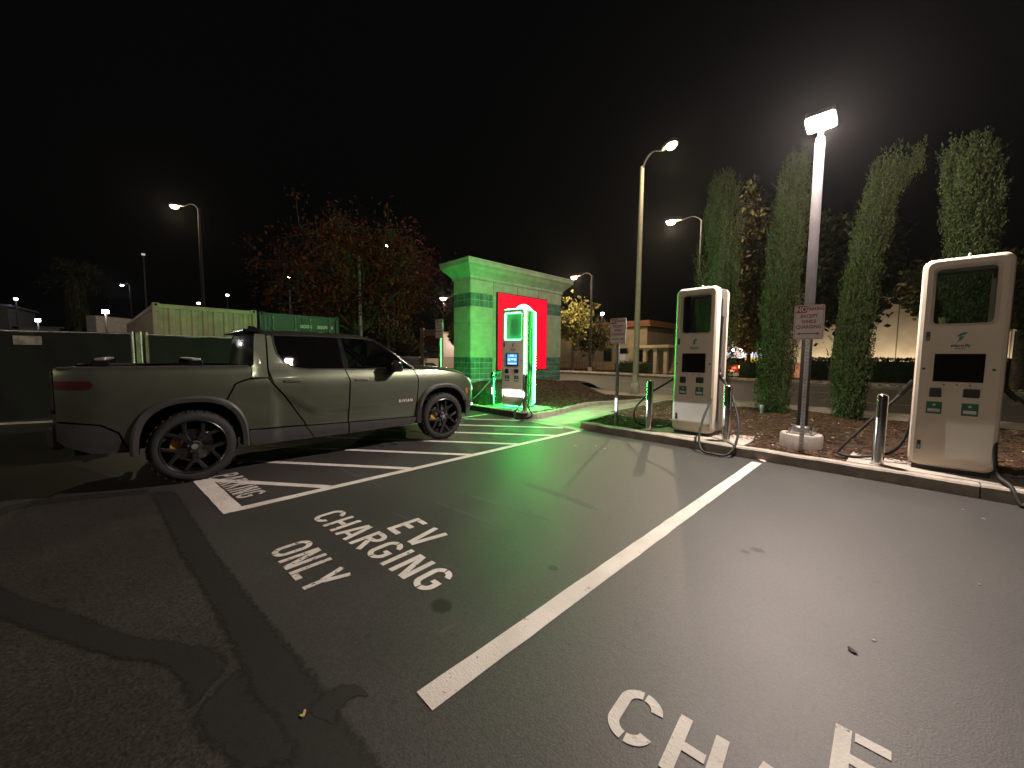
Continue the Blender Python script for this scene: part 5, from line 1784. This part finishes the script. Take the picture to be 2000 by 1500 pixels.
# ------------------------------------------------------------------ shipping containers
M('container_cream', (0.42, 0.36, 0.24), 0.55, var=0.10, scale=2, bump=0.08, bscale=20, dirt=0.35)
M('container_green', (0.022, 0.055, 0.045), 0.5, var=0.15, scale=2, bump=0.08, bscale=20, dirt=0.3)
M('container_hole', (0.005, 0.005, 0.005), 0.9)
M('stencil_white', (0.6, 0.6, 0.52), 0.6, var=.1)
CD = ray(1690, 696)
CD.z = 0
CD.normalize()                       # along the container ends
CNR = Vector((CD.y, -CD.x, 0))       # outward from the ends, towards the lot
CRZ = math.atan2(CNR.y, CNR.x)       # local +x = outward end face
def container(name, corner, w, hgt, length, mat, label, doors):
    """corner: world point of the end face's near-left top corner; local x outward, y along the end"""
    t = thing(name, label, 'shipping container', (corner.x, corner.y, 0), CRZ, 'shipping containers behind the fence')
    z0 = .12
    fr = MB()
    for (yy, xx) in ((.06, -.06), (w - .06, -.06), (.06, -length + .06), (w - .06, -length + .06)):
        fr.box((xx, yy, (z0 + hgt) / 2), (.12, .12, hgt - z0))
    for zz in (z0 + .07, hgt - .06):
        fr.box((-.06, w / 2, zz), (.10, w - .24, .12))
        fr.box((-length + .06, w / 2, zz), (.10, w - .24, .12))
        for yy in (.06, w - .06):
            fr.box((-length / 2, yy, zz), (length - .24, .08, .12))
    fr.build('frame', mat, t)
    for (yy, xx) in ((.08, -.08), (w - .08, -.08), (.08, -length + .08), (w - .08, -length + .08)):
        for zz in (z0 + .03, hgt - .03):
            cc = MB().box((xx, yy, zz), (.178, .162, .118)).build('corner_casting', mat, t, bevel=.012)
            MB().lathe([(.035, 0), (.035, .004)], 12, Matrix.Translation((xx + .09, yy, zz)) @ Matrix.Rotation(R(90), 4, 'Y')).build('casting_hole', 'container_hole', cc)
    # roof
    MB().box((-length / 2, w / 2, hgt - .03), (length - .12, w - .12, .03)).build('roof_panel', mat, t)
    # corrugated sides
    def corr(p0, p1, n, dep, out, nm):
        mb = MB()
        p0, p1, out = Vector(p0), Vector(p1), Vector(out)
        prof = []
        for i in range(n):
            for (u, k) in ((0, 0), (.36, 0), (.5, 1), (.86, 1)):
                prof.append(((i + u) / n, k))
        prof.append((1, 0))
        vs = []
        for (u, k) in prof:
            q = p0.lerp(p1, u) - out * dep * k
            vs += [(q.x, q.y, z0 + .12), (q.x, q.y, hgt - .11)]
        fs = [(2 * i, 2 * i + 2, 2 * i + 3, 2 * i + 1) for i in range(len(prof) - 1)]
        mb.add(vs, fs).build(nm, mat, t)
    corr((-length + .1, .035, 0), (-.1, .035, 0), 42, .036, (0, -1, 0), 'side_wall')
    corr((-.1, w - .035, 0), (-length + .1, w - .035, 0), 42, .036, (0, 1, 0), 'side_wall')
    corr((-length + .04, w - .1, 0), (-length + .04, .1, 0), 9, .04, (-1, 0, 0), 'end_wall')
    if not doors:
        corr((-.03, .1, 0), (-.03, w - .1, 0), 9, .045, (1, 0, 0), 'end_wall')
    else:
        for k in range(2):
            y0, y1 = .13 + k * (w - .26) / 2, .13 + (k + 1) * (w - .26) / 2 - .02
            d = MB().box((-.035, (y0 + y1) / 2, (z0 + hgt) / 2), (.05, y1 - y0, hgt - z0 - .25)).build('door', mat, t, bevel=.006)
            for zz in (hgt - .32, hgt - .95, .8):
                MB().box((-.003, (y0 + y1) / 2, zz), (.02, (y1 - y0) * .82, .40)).build('door_recess', mat, d, bevel=.015)
            for yy in (y0 + .28, y1 - .22):
                rod = MB().tube([(.035, yy, z0 + .05), (.035, yy, hgt - .03)], .02, 8).build('lock_rod', 'container_rod', d, smooth=60)
                for zz in (.55, 1.3, hgt - .55, hgt - .16):
                    MB().box((.025, yy, zz), (.05, .09, .07)).build('rod_bracket', 'container_rod', rod, bevel=.01)
        put_text('OOOU', .17, 'stencil_white', t, face_px(.012, w * .55, hgt - .42), sx=.75, bold=.009)
        put_text('303074', .17, 'stencil_white', t, face_px(.012, w * .765, hgt - .42), sx=.75, bold=.009)
        put_text('0', .17, 'stencil_white', t, face_px(.012, w * .90, hgt - .42), sx=.75, bold=.009)
        put_text('4251', .17, 'stencil_white', t, face_px(.012, w * .735, hgt - .66), sx=.75, bold=.009)
    return t
M('container_rod', (0.10, 0.20, 0.15), 0.45, 0.4, var=.1)
c0 = pD(297, 592, 11.4)
H1 = c0.z
container('shipping_container', c0, 2.66, H1, 12.2, 'container_cream', 'pale cream shipping container with ribbed closed end above the fence screen', False)
c1 = c0 + CD * 2.74
container('shipping_container', c1, 2.75, H1 - .02, 12.2, 'container_green', 'dark green shipping container with lock rods and white numbers on its doors', True)

# ------------------------------------------------------------------ screened construction fence
M('fence_screen', (0.0045, 0.005, 0.0045), 0.9, var=0.25, scale=2, bump=0.4, bscale=9)
M('fence_wood', (0.20, 0.17, 0.11), 0.8, var=.2)
MGLASS('mesh_pale', (0.8, 0.8, 0.75), body=(0.25, 0.24, 0.18), clear=0.35, rough=.8)
fA, fB = pD(-60, 829, 7.9), pD(258, 655, 8.9)
fA.z = fB.z = 0
fC = pD(286, 655, 9.3)
fD = fC + CD * 6.0 - CNR * 0.3
fD.z = fC.z = 0
fE = fA - (fB - fA).normalized() * 9
def fence(a, b, hgt, label, seed, sag=.03, npan=4):
    r = random.Random(seed)
    t = thing('construction_fence', label, 'fence', tuple(a))
    L_ = (b - a).length
    d = (b - a).normalized()
    nn = Vector((d.y, -d.x, 0))
    for k in range(npan):
        u0, u1 = L_ * k / npan + .03, L_ * (k + 1) / npan - .03
        def f(u, v):
            s_ = u0 + (u1 - u0) * u
            z = .06 + (hgt - .06 - sag * math.sin(u * math.pi) * (v > .99) - .012 * math.sin(s_ * 9) * (v > .99)) * v
            w = .03 * math.sin(s_ * 4.0 + v * 3) + .015 * math.sin(s_ * 11 + v * 9)
            return tuple(d * s_ + nn * (.05 + w) + Vector((0, 0, z)))
        MB().grid(f, 26, 9).build('screen_panel', 'fence_screen', t, smooth=60)
    for k in range(npan + 1):
        p = d * (L_ * k / npan)
        MB().tube([p, p + Vector((0, 0, hgt + .05))], .03, 10).build('post', 'galv', t, smooth=60)
    MB().tube([Vector((0, 0, hgt)), d * L_ + Vector((0, 0, hgt))], .02, 8).build('top_rail', 'galv', t, smooth=60)
    return t
fence(fE, fB, 1.93, 'dark screened fence behind the truck bed, reaching out past its tailgate', 3, npan=4)
fence(fC, fD, 1.93, 'green screened fence in front of the cream container', 4, npan=3)
# pale ragged gap with its own lit post between the two fences
g = thing('fence_gate_post', 'pale wooden gate post with a green-lit pipe between the two screened fences', 'gate post', (fB.x, fB.y, 0))
mid = (fC - fB)
MB().tube([mid * .55, mid * .55 + Vector((0, 0, 2.0))], .035, 10).build('pipe', 'galv', g, smooth=60)
MB().box(tuple(mid * .25 + Vector((0, 0, .98))), (.09, .09, 1.96), rz=.7).build('timber', 'fence_wood', g)
MB().box(tuple(mid * .85 + Vector((0, 0, .96))), (.10, .06, 1.92), rz=.7).build('timber', 'fence_wood', g)
p = pD(62, 665, 8.25)
bn = thing('fence_banner', 'small faded paper notice fixed high on the dark fence screen', 'notice', (p.x, p.y, p.z))
dd = (fB - fA).normalized()
nb = Vector((dd.y, -dd.x, 0))
MB().box(tuple(nb * .13), (.42, .008, .19), rz=math.atan2(dd.y, dd.x)).build('sheet', 'notice_paper' if 'notice_paper' in MATS else M('notice_paper', (.30, .25, .22), .8, var=.3, scale=9), bn)
# low kerb under the fence
k0, k1 = fE + nb * .35, fB + nb * .35
kerb_run([tuple(k1[:2]), tuple(k0[:2])][::-1], w=.05, top=.04, seg=2.5, name='kerb')

# ------------------------------------------------------------------ distant lot behind the fence
M('shed_grey', (0.16, 0.16, 0.16), 0.7, var=.15)
M('shed_white', (0.45, 0.45, 0.45), 0.6, var=.1, dirt=.2)
M('far_wall', (0.42, 0.36, 0.28), 0.85, var=.10, scale=1, bump=.2, bscale=8, dirt=.15)
M('far_wall_warm', (0.30, 0.24, 0.16), 0.85, var=.10, scale=1)
M('far_roof', (0.20, 0.085, 0.04), 0.8, var=.25, scale=4, bump=.4, bscale=12)
M('far_pink', (0.55, 0.47, 0.42), 0.8, var=.08)
M('brick_base', (0.20, 0.09, 0.055), 0.85, var=.25, scale=8)
def pole_lamp(x, y, depth, label, lens, power, col, size=.35, name='flood_light', zb=0.0):
    p = pD(x, y, depth)
    t = thing(name, label, 'flood light', (p.x, p.y, zb), 0, 'distant flood lights')
    MB().lathe([(.09, 0), (.06, p.z - zb)], 10).build('pole', 'pole_dark', t, smooth=60)
    f = (ORG - p)
    f.z = 0
    f.normalize()
    rot = Vector((0, -1, 0)).rotation_difference(f).to_matrix()
    hd = MB().box((0, 0, p.z - zb + .1), (size * 1.1, .16, size * .8), rot=rot).build('lamp_head', 'pole_dark', t, bevel=.02)
    MB().box(tuple(f * .085 + Vector((0, 0, p.z - zb + .1))), (size, .02, size * .68), rot=rot).build('lens', lens, hd)
    if power:
        light('flood_lamp', 'POINT', tuple(f * .4 + Vector((0, 0, p.z - zb))), power, col, t, radius=.15)
pole_lamp(206, 612, 26, 'bright pinkish flood light over the trailer yard', 'lamp_main', 60, (1, .8, .75), .32)
pole_lamp(74, 628, 34, 'white flood light low over the yard roofs', 'lamp_white', 40, (.95, .97, 1), .3)
pole_lamp(31, 586, 40, 'bluish flood light at the gable of the grey shed', 'lamp_blue', 15, (.6, .6, 1), .28)
pole_lamp(388, 594, 50, 'tiny warm light just above the cream container', 'lamp_warm_small', 0, None, .32)
pole_lamp(444, 578, 55, 'tiny warm light beside the autumn tree', 'lamp_warm_small', 0, None, .34)
pole_lamp(755, 483, 34, 'white light shining through the autumn tree crown', 'lamp_white', 0, None, .2)
pole_lamp(565, 544, 34, 'pale light low among the autumn branches', 'lamp_warm_small', 0, None, .2)
pole_lamp(636, 612, 40, 'warm light just above the green container', 'lamp_warm_small', 0, None, .34)
pole_lamp(1176, 614, 60, 'twin-headed white light above the tiled roof', 'lamp_white', 150, (1, .95, .9), .5)
pole_lamp(280, 499, 42, 'faint light high above the yard', 'window_lit', 0, None, .3)
b = pD(705, 690, 17)
t = thing('utility_pole', 'plain grey pole standing in front of the autumn tree', 'pole', (b.x, b.y, 0))
MB().lathe([(.085, 0), (.07, pD(705, 495, 17).z), (.01, pD(705, 494, 17).z + .02)], 14).build('shaft', 'pole_grey', t, smooth=40)
MB().lathe([(.12, 0), (.12, .3)], 14).build('base_cover', 'pole_grey', t, smooth=40)

def house(name, p0, p1, top, depth, wall, roofm, label, roof_h=.5, cat='building', over=.3):
    """box building from ground point p0 to p1 with an overhanging parapet roof"""
    p0, p1 = Vector((p0[0], p0[1], 0)), Vector((p1[0], p1[1], 0))
    d = (p1 - p0)
    L_ = d.length
    t = thing(name, label, cat, (p0.x, p0.y, 0), math.atan2(d.y, d.x))
    MB().box((L_ / 2, depth / 2, top / 2), (L_, depth, top)).build('wall', wall, t)
    if roof_h > 0:
        MB().box((L_ / 2, depth / 2, top + roof_h / 2), (L_ + over * 2, depth + over * 2, roof_h), taper=.97).build('roof', roofm, t, bevel=.03)
    return t
# grey shed and trailer in the yard
a, b = pD(-80, 690, 38), pD(22, 690, 40)
s = house('shed', a, b, pD(20, 600, 40).z, 8, 'shed_grey', 'shed_grey', 'grey gabled shed beyond the dark fence', .25)
a, b = pD(173, 690, 30), pD(192, 690, 30)
s = house('trailer', a, b, pD(180, 618, 30).z, 5, 'shed_white', 'shed_white', 'white boxy trailer beyond the dark fence', .06, 'trailer', .02)
a, b = pD(40, 690, 36), pD(120, 690, 38)
s = house('yard_office', a, b, pD(80, 640, 37).z, 5, 'shed_grey', 'shed_grey', 'low yard office with lit windows beyond the fence', .12, 'building')
L_ = (Vector(b) - Vector(a)).length
for u in (.25, .42, .6):
    f = MB().box((L_ * u, -.03, 2.6), (.5, .05, .5)).build('window', 'pole_dark', s)
    MB().box((L_ * u, -.06, 2.6), (.42, .02, .42)).build('pane', 'window_lit', f)
# palm silhouettes
b = pD(156, 690, 30)
t = thing('palm_tree', 'dark palm with a shaggy skirt beyond the fence', 'palm', (b.x, b.y, 0))
MB().lathe([(.26, 0), (.20, 4.5), (.2, 7.2)], 10).build('trunk', 'bark', t, smooth=60)
rr = np.random.default_rng(5)
P, D = [], []
for k in range(900):
    a, z = rr.uniform(0, 6.28), rr.uniform(3.6, 7.2)
    P.append((math.cos(a) * .35, math.sin(a) * .35, z))
    D.append((math.cos(a) * .5, math.sin(a) * .5, -1))
leaf_cloud(P, D, .4, .8, .12, 6).build('dead_skirt', 'leaf_dark', t)
P, D = [], []
for k in range(34):
    a, e = rr.uniform(0, 6.28), rr.uniform(-.4, 1.2)
    d = np.array([math.cos(a) * math.cos(e), math.sin(a) * math.cos(e), math.sin(e)])
    for i in range(36):
        u = i / 36
        p = np.array([0, 0, 7.3]) + d * 2.0 * u - np.array([0, 0, .9 * u * u])
        P.append(tuple(p))
        D.append(tuple(d * .6 + rr.normal(0, .6, 3)))
leaf_cloud(P, D, .35, .6, .1, 7).build('fronds', 'leaf_dark', t)

# ------------------------------------------------------------------ buildings across the road
a, b = pY(1496, 716, 36), pY(2150, 716, 36)
s = house('warehouse', a, b, 6.4, 14, 'far_wall', 'shed_grey', 'long cream panelled building with brick base behind the hedge', .3)
L_ = (Vector((b.x, b.y)) - Vector((a.x, a.y))).length
MB().box((L_ / 2, -.06, .55), (L_, .12, 1.1)).build('brick_plinth', 'brick_base', s)
x = 1.1
k = 0
while x < L_:
    MB().box((x, -.055, 1.18), (.16 if k % 2 else .9, .11, .14)).build('plinth_cap', 'brick_base', s)
    MB().box((x, -.004, 3.75), (.045, .008, 5.2)).build('panel_joint', 'pole_dark', s)
    x += 1.55
    k += 1
for u in (.22, .36, .50, .66, .82):
    f = MB().box((L_ * u, -.10, .30), (.2, .2, .14)).build('wall_washer', 'pole_dark', s)
    l = light('wall_wash', 'AREA', (L_ * u, -1.4, .25), 80, (1, .80, .55), s, shape='RECTANGLE', size=1.6, size_y=.2)
    l.rotation_euler = (R(118), 0, 0)
a, b = pY(1408, 716, 35), pY(1492, 716, 35)
s = house('shop', a, b, pY(1440, 652, 35).z, 7, 'far_pink', 'far_wall_warm', 'brightly lit pale shop front behind the car', .22)
L_ = (Vector((b.x, b.y)) - Vector((a.x, a.y))).length
for u in (.3, .48, .74):
    p = MB().box((L_ * u, -.12, 2.15), (.26, .2, .22)).build('wall_lamp', 'pole_grey', s)
    MB().box((L_ * u, -.23, 2.13), (.2, .04, .18)).build('lens', 'lamp_white', p)
    light('wall_lamp_light', 'POINT', (L_ * u, -.75, 2.1), 14, (.95, .92, 1.0), s, radius=.1)
for u in (.12, .62, .9):
    f = MB().box((L_ * u, -.02, 1.4), (.9, .06, 1.2)).build('window', 'pole_dark', s)
    MB().box((L_ * u, -.06, 1.4), (.8, .02, 1.1)).build('pane', 'window_lit', f)
a, b = pY(1085, 718, 38), pY(1262, 716, 38)
s = house('tiled_building', a, b, pY(1220, 640, 38).z, 9, 'far_wall_warm', 'far_roof', 'warm cream building with brown tiled roof across the road', .65, 'building', .6)
L_ = (Vector((b.x, b.y)) - Vector((a.x, a.y))).length
for u in (.62, .78, .93):
    f = MB().box((L_ * u, -.02, 1.7), (1.1, .08, 1.5)).build('window', 'pole_dark', s)
    MB().box((L_ * u, -.065, 1.7), (.95, .02, 1.35)).build('pane', 'screen_off', f)
light('eave_light', 'POINT', (L_ * .86, -2.2, 3.0), 30, (1, .75, .42), s, radius=.1)
# arched shelter
a, b = pY(1240, 718, 34), pY(1302, 718, 34)
L_ = b.x - a.x
t = thing('shelter', 'small cream shelter with flat roof and cut-corner openings across the road', 'shelter', (a.x, 34, 0))
zt = pY(1270, 680, 34).z
for u in (.03, .33, .66, .97):
    MB().box((L_ * u, 0, zt / 2), (.32, .32, zt)).build('pier', 'far_wall_warm', t)
MB().box((L_ * .5, .6, zt + .14), (L_ + .7, 2.2, .28)).build('roof', 'far_wall_warm', t, bevel=.04)
MB().box((L_ * .5, 1.6, zt / 2), (L_, .1, zt)).build('back_wall', 'far_wall_warm', t)
for u in (.18, .50, .82):
    MB().prism([(L_ * (u - .13), zt), (L_ * (u - .13), zt - .5), (L_ * (u - .05), zt - .12), (L_ * (u + .05), zt - .12), (L_ * (u + .13), zt - .5), (L_ * (u + .13), zt)], -.05, .05, face_my(0, 0, 0)).build('arch_corner', 'far_wall_warm', t)
light('shelter_light', 'POINT', (L_ * .45, -1.2, zt - .3), 14, (1, .85, .62), t, radius=.08)
# utility box and low fence
a = pY(1218, 709, 31.5)
t = thing('utility_cabinet', 'grey metal utility cabinet beside the street pole', 'utility cabinet', (a.x, 31.5, .1))
MB().box((0, 0, .85), (.75, .55, 1.5)).build('body', 'shed_white', t, bevel=.03)
MB().box((0, 0, 1.62), (.82, .62, .06)).build('lid', 'shed_white', t, bevel=.02)
MB().box((0, 0, .05), (.85, .65, .1)).build('plinth', 'concrete', t)
for s_ in (-1, 1):
    MB().box((s_ * .18, -.28, .85), (.34, .02, 1.35)).build('door', 'shed_white', t, bevel=.01)
a, b = pY(1050, 716, 32.5), pY(1200, 716, 32.5)
t = thing('low_fence', 'low brown rail fence below the roadside trees', 'fence', (a.x, 32.5, .1))
L_ = b.x - a.x
k = int(L_ / .33)
pk = MB().box((0, 0, .42), (.05, .03, .84)).mesh('picket', MATS['brick_base'])
for i in range(k + 1):
    inst(pk, 'picket', t, (L_ * i / k, 0, 0))
for zz in (.2, .75):
    MB().box((L_ / 2, .04, zz), (L_, .04, .06)).build('rail', 'brick_base', t)
# traffic signal
p = pY(1297, 658, 44)
t = thing('traffic_signal', 'traffic signal showing red beside the shelter roof', 'traffic signal', (p.x, p.y, 0))
MB().lathe([(.09, 0), (.07, p.z + .7)], 10).build('pole', 'pole_dark', t, smooth=60)
hd = MB().box((0, -.12, p.z - .35), (.36, .22, 1.05)).build('signal_head', 'black_plastic', t, bevel=.03)
for i, m in enumerate(('lamp_red', 'container_hole', 'container_hole')):
    MB().lathe([(.13, 0), (.12, .03)], 14, face_my(0, -.235, p.z - .33 * i)).build('signal_lens', m, hd)

# ------------------------------------------------------------------ cars
M('car_dark', (0.03, 0.032, 0.036), 0.3, 0.3, var=.05, coat=.6)
M('car_red', (0.16, 0.05, 0.03), 0.35, 0.3, var=.05, coat=.6)
def car(loc, rz, paint, label, tail):
    """local +x is the car's front"""
    t = thing('parked_car', label, 'car', loc, rz, 'cars across the road')
    prof = [(-2.15, .38), (-2.2, .62), (-2.12, .92), (-1.85, .98), (-1.35, 1.40), (-.6, 1.47), (.3, 1.42), (1.0, 1.0), (1.9, .88), (2.18, .66), (2.2, .38)]
    def body(pr, w0, w1):
        n = len(pr)
        vs = []
        for s in (-1, -.8, .8, 1):
            for (x, z) in pr:
                k = w0 if z < 1.0 else w1
                sh = .0 if abs(s) < 1 else (.05 if z > .95 else .03)
                vs.append((x * (1 if abs(s) < 1 else .985), s * k, z - sh))
        fs = [(r_ * n + i, r_ * n + i + 1, (r_ + 1) * n + i + 1, (r_ + 1) * n + i) for r_ in range(3) for i in range(n - 1)]
        fs += [tuple(range(n - 1, -1, -1)), tuple(3 * n + i for i in range(n))]
        fs += [((r_ + 1) * n, r_ * n, r_ * n + n - 1, (r_ + 1) * n + n - 1)[::-1] for r_ in range(3)]
        return MB().add(vs, fs)
    body(prof, .90, .72).build('body', paint, t, smooth=35)
    for s in (-1, 1):
        MB().prism([(-1.32, 1.02), (-1.12, 1.34), (-.5, 1.39), (.22, 1.35), (.78, 1.02)], -.006, .006, face_my(0, s * .80, 0)).build('side_window', 'truck_black', t)
        for xx in (-1.35, 1.38):
            w = MB().lathe([(.2, -.1), (.31, -.1), (.33, -.06), (.33, .06), (.31, .1), (.2, .1)], 20, Matrix.Translation((xx, s * .82, .33)) @ Matrix.Rotation(R(90), 4, 'X')).build('wheel', 'tyre', t, smooth=50)
            MB().lathe([(.20, -.105), (.20, .105)], 16, Matrix.Translation((xx, s * .82, .33)) @ Matrix.Rotation(R(90), 4, 'X')).build('hub', 'galv', w)
        MB().box((-2.16, s * .66, .80), (.08, .34, .17)).build('tail_light', 'tail_glow' if tail else 'tail_lens', t, bevel=.02)
        MB().box((2.12, s * .64, .72), (.12, .34, .14)).build('headlight', 'label_white', t, bevel=.02)
    MB().add([(-1.86, -.62, 1.0), (-1.86, .62, 1.0), (-1.40, .55, 1.385), (-1.40, -.55, 1.385)], [(0, 3, 2, 1)]).build('rear_window', 'truck_black', t, loc=(-.02, 0, .012))
    MB().add([(1.02, -.62, 1.02), (1.02, .62, 1.02), (.34, .55, 1.40), (.34, -.55, 1.40)], [(0, 1, 2, 3)]).build('windscreen', 'truck_black', t, loc=(.02, 0, .012))
    MB().box((-2.20, 0, .50), (.06, .5, .12)).build('number_plate', 'label_white', t)
    if tail:
        light('tail_lamp_light', 'POINT', (-2.6, 0, .8), 35, (1, .25, .1), t, radius=.1)
    return t
p = pY(1441, 712, 30.8)
car((p.x, 32.6, .06), R(82), 'car_red', 'red car with glowing tail lamps parked before the lit shop', True)
p = pD(797, 692, 30)
car((p.x, p.y, 0), R(100), 'car_dark', 'dark parked car beyond the truck bonnet', False)
# yellow poster board
p = pY(1468, 708, 31)
t = thing('yellow_sign', 'small yellow sign board beside the red car', 'sign', (p.x, 31, .1))
MB().box((0, 0, p.z - .1), (.85, .03, .62)).build('board', MEMIT('sign_yellow', (1, .75, .03), .55, (.6, .45, .02)), t)
for s_ in (-1, 1):
    MB().box((s_ * .36, .03, (p.z - .1) / 2), (.05, .03, p.z - .1)).build('leg', 'galv', t)
# shopping-centre directory sign far left of the monument
p = pD(843, 695, 24)
t = thing('directory_sign', 'dim tan directory sign with stacked panels between stone posts', 'sign', (p.x, p.y, 0), R(40))
zt = pD(843, 641, 24).z
for s_ in (-1, 1):
    MB().box((s_ * .58, 0, zt / 2), (.22, .30, zt)).build('post', 'far_wall', t, bevel=.02)
for i, m in enumerate(('far_wall', 'brick_base', 'shed_grey', 'shed_grey')):
    MB().box((0, 0, zt - .30 - i * .46), (.94, .16, .40)).build('panel', m, t, bevel=.01)
# pale low wall and lit store far beyond the bonnet
a, b = pD(770, 700, 45), pD(905, 700, 45)
t = house('low_wall', a, b, 1.25, .3, 'far_pink', 'far_pink', 'pale low wall far beyond the truck bonnet', .06, 'wall', .03)
a, b = pD(866, 700, 48), pD(900, 700, 48)
t = house('distant_store', a, b, 4.2, 5, 'far_pink', 'far_wall_warm', 'distant pale pink store front showing past the monument edge', .2)
light('store_light', 'POINT', (1.2, -1.5, 3.0), 120, (1, .85, .75), t, radius=.1)
pole_lamp(832, 682, 44, 'small white light low beside the directory sign', 'lamp_white', 0, None, .3)
pole_lamp(752, 655, 50, 'small dim light far beyond the windscreen', 'lamp_warm_small', 0, None, .25)

# ------------------------------------------------------------------ litter on the stalls
def scrap(x, y, size, label, mat, seed, name='fallen_leaf', cat='leaf', group='fallen leaves on the stalls'):
    r = random.Random(seed)
    p = pg(x, y)
    n = 9
    vs = [(0, 0, size * .25)]
    for i in range(n):
        a = 2 * math.pi * i / n
        q = size * r.uniform(.5, 1.1)
        vs.append((math.cos(a) * q, math.sin(a) * q * .6, r.uniform(0, size * .35)))
    fs = [(0, i + 1, (i + 1) % n + 1) for i in range(n)]
    o = MB().add(vs, fs).build(name, mat, loc=(p.x, p.y, .004))
    o.rotation_euler = (0, 0, r.uniform(0, 6))
    so = o.modifiers.new('thick', 'SOLIDIFY')
    so.thickness = .0015
    return tag(o, label, cat, group)
M('leaf_pale', (.45, .40, .30), .8, var=.2, scale=30)
M('leaf_straw', (.42, .36, .10), .8, var=.2, scale=30)
M('paper_pink', (.62, .45, .40), .8, var=.1, scale=30)
for i, (x, y) in enumerate(((1123, 871), (1181, 877), (1164, 872), (1707, 1252), (1921, 1014), (1880, 996), (1914, 1143))):
    scrap(x, y, .03 if y < 900 else .014, 'small pale fallen leaf lying on the sealed stalls', 'leaf_pale', 70 + i)
scrap(592, 1398, .02, 'straw yellow leaf lying on the black tar patch', 'leaf_straw', 80, group=None)
scrap(1664, 1273, .03, 'small dark scrap lying on the open stall', 'black_rubber', 81, 'rubber_scrap', 'scrap', None)
scrap(1488, 901, .07, 'crumpled pinkish paper at the top end of the stall line', 'paper_pink', 82, 'crumpled_paper', 'paper', None)
# ------------------------------------------------------------------ thin scattering volume added to stand in for lens bloom round the lamps
hm = bpy.data.materials.new('lamp_bloom')
hm.use_nodes = True
_nt = hm.node_tree
_nt.nodes.remove(_nt.nodes['Principled BSDF'])
_pv = _nt.nodes.new('ShaderNodeVolumePrincipled')
_pv.inputs['Color'].default_value = (0.9, 0.9, 0.92, 1)
_pv.inputs['Density'].default_value = 0.00016
_pv.inputs['Anisotropy'].default_value = 0.8
_nt.links.new(_pv.outputs[0], _nt.nodes['Material Output'].inputs['Volume'])
hz = MB().box((-10, 14, 7.8), (200, 172, 18.0)).build('bloom_volume', hm)
tag(hz, kind='stuff')
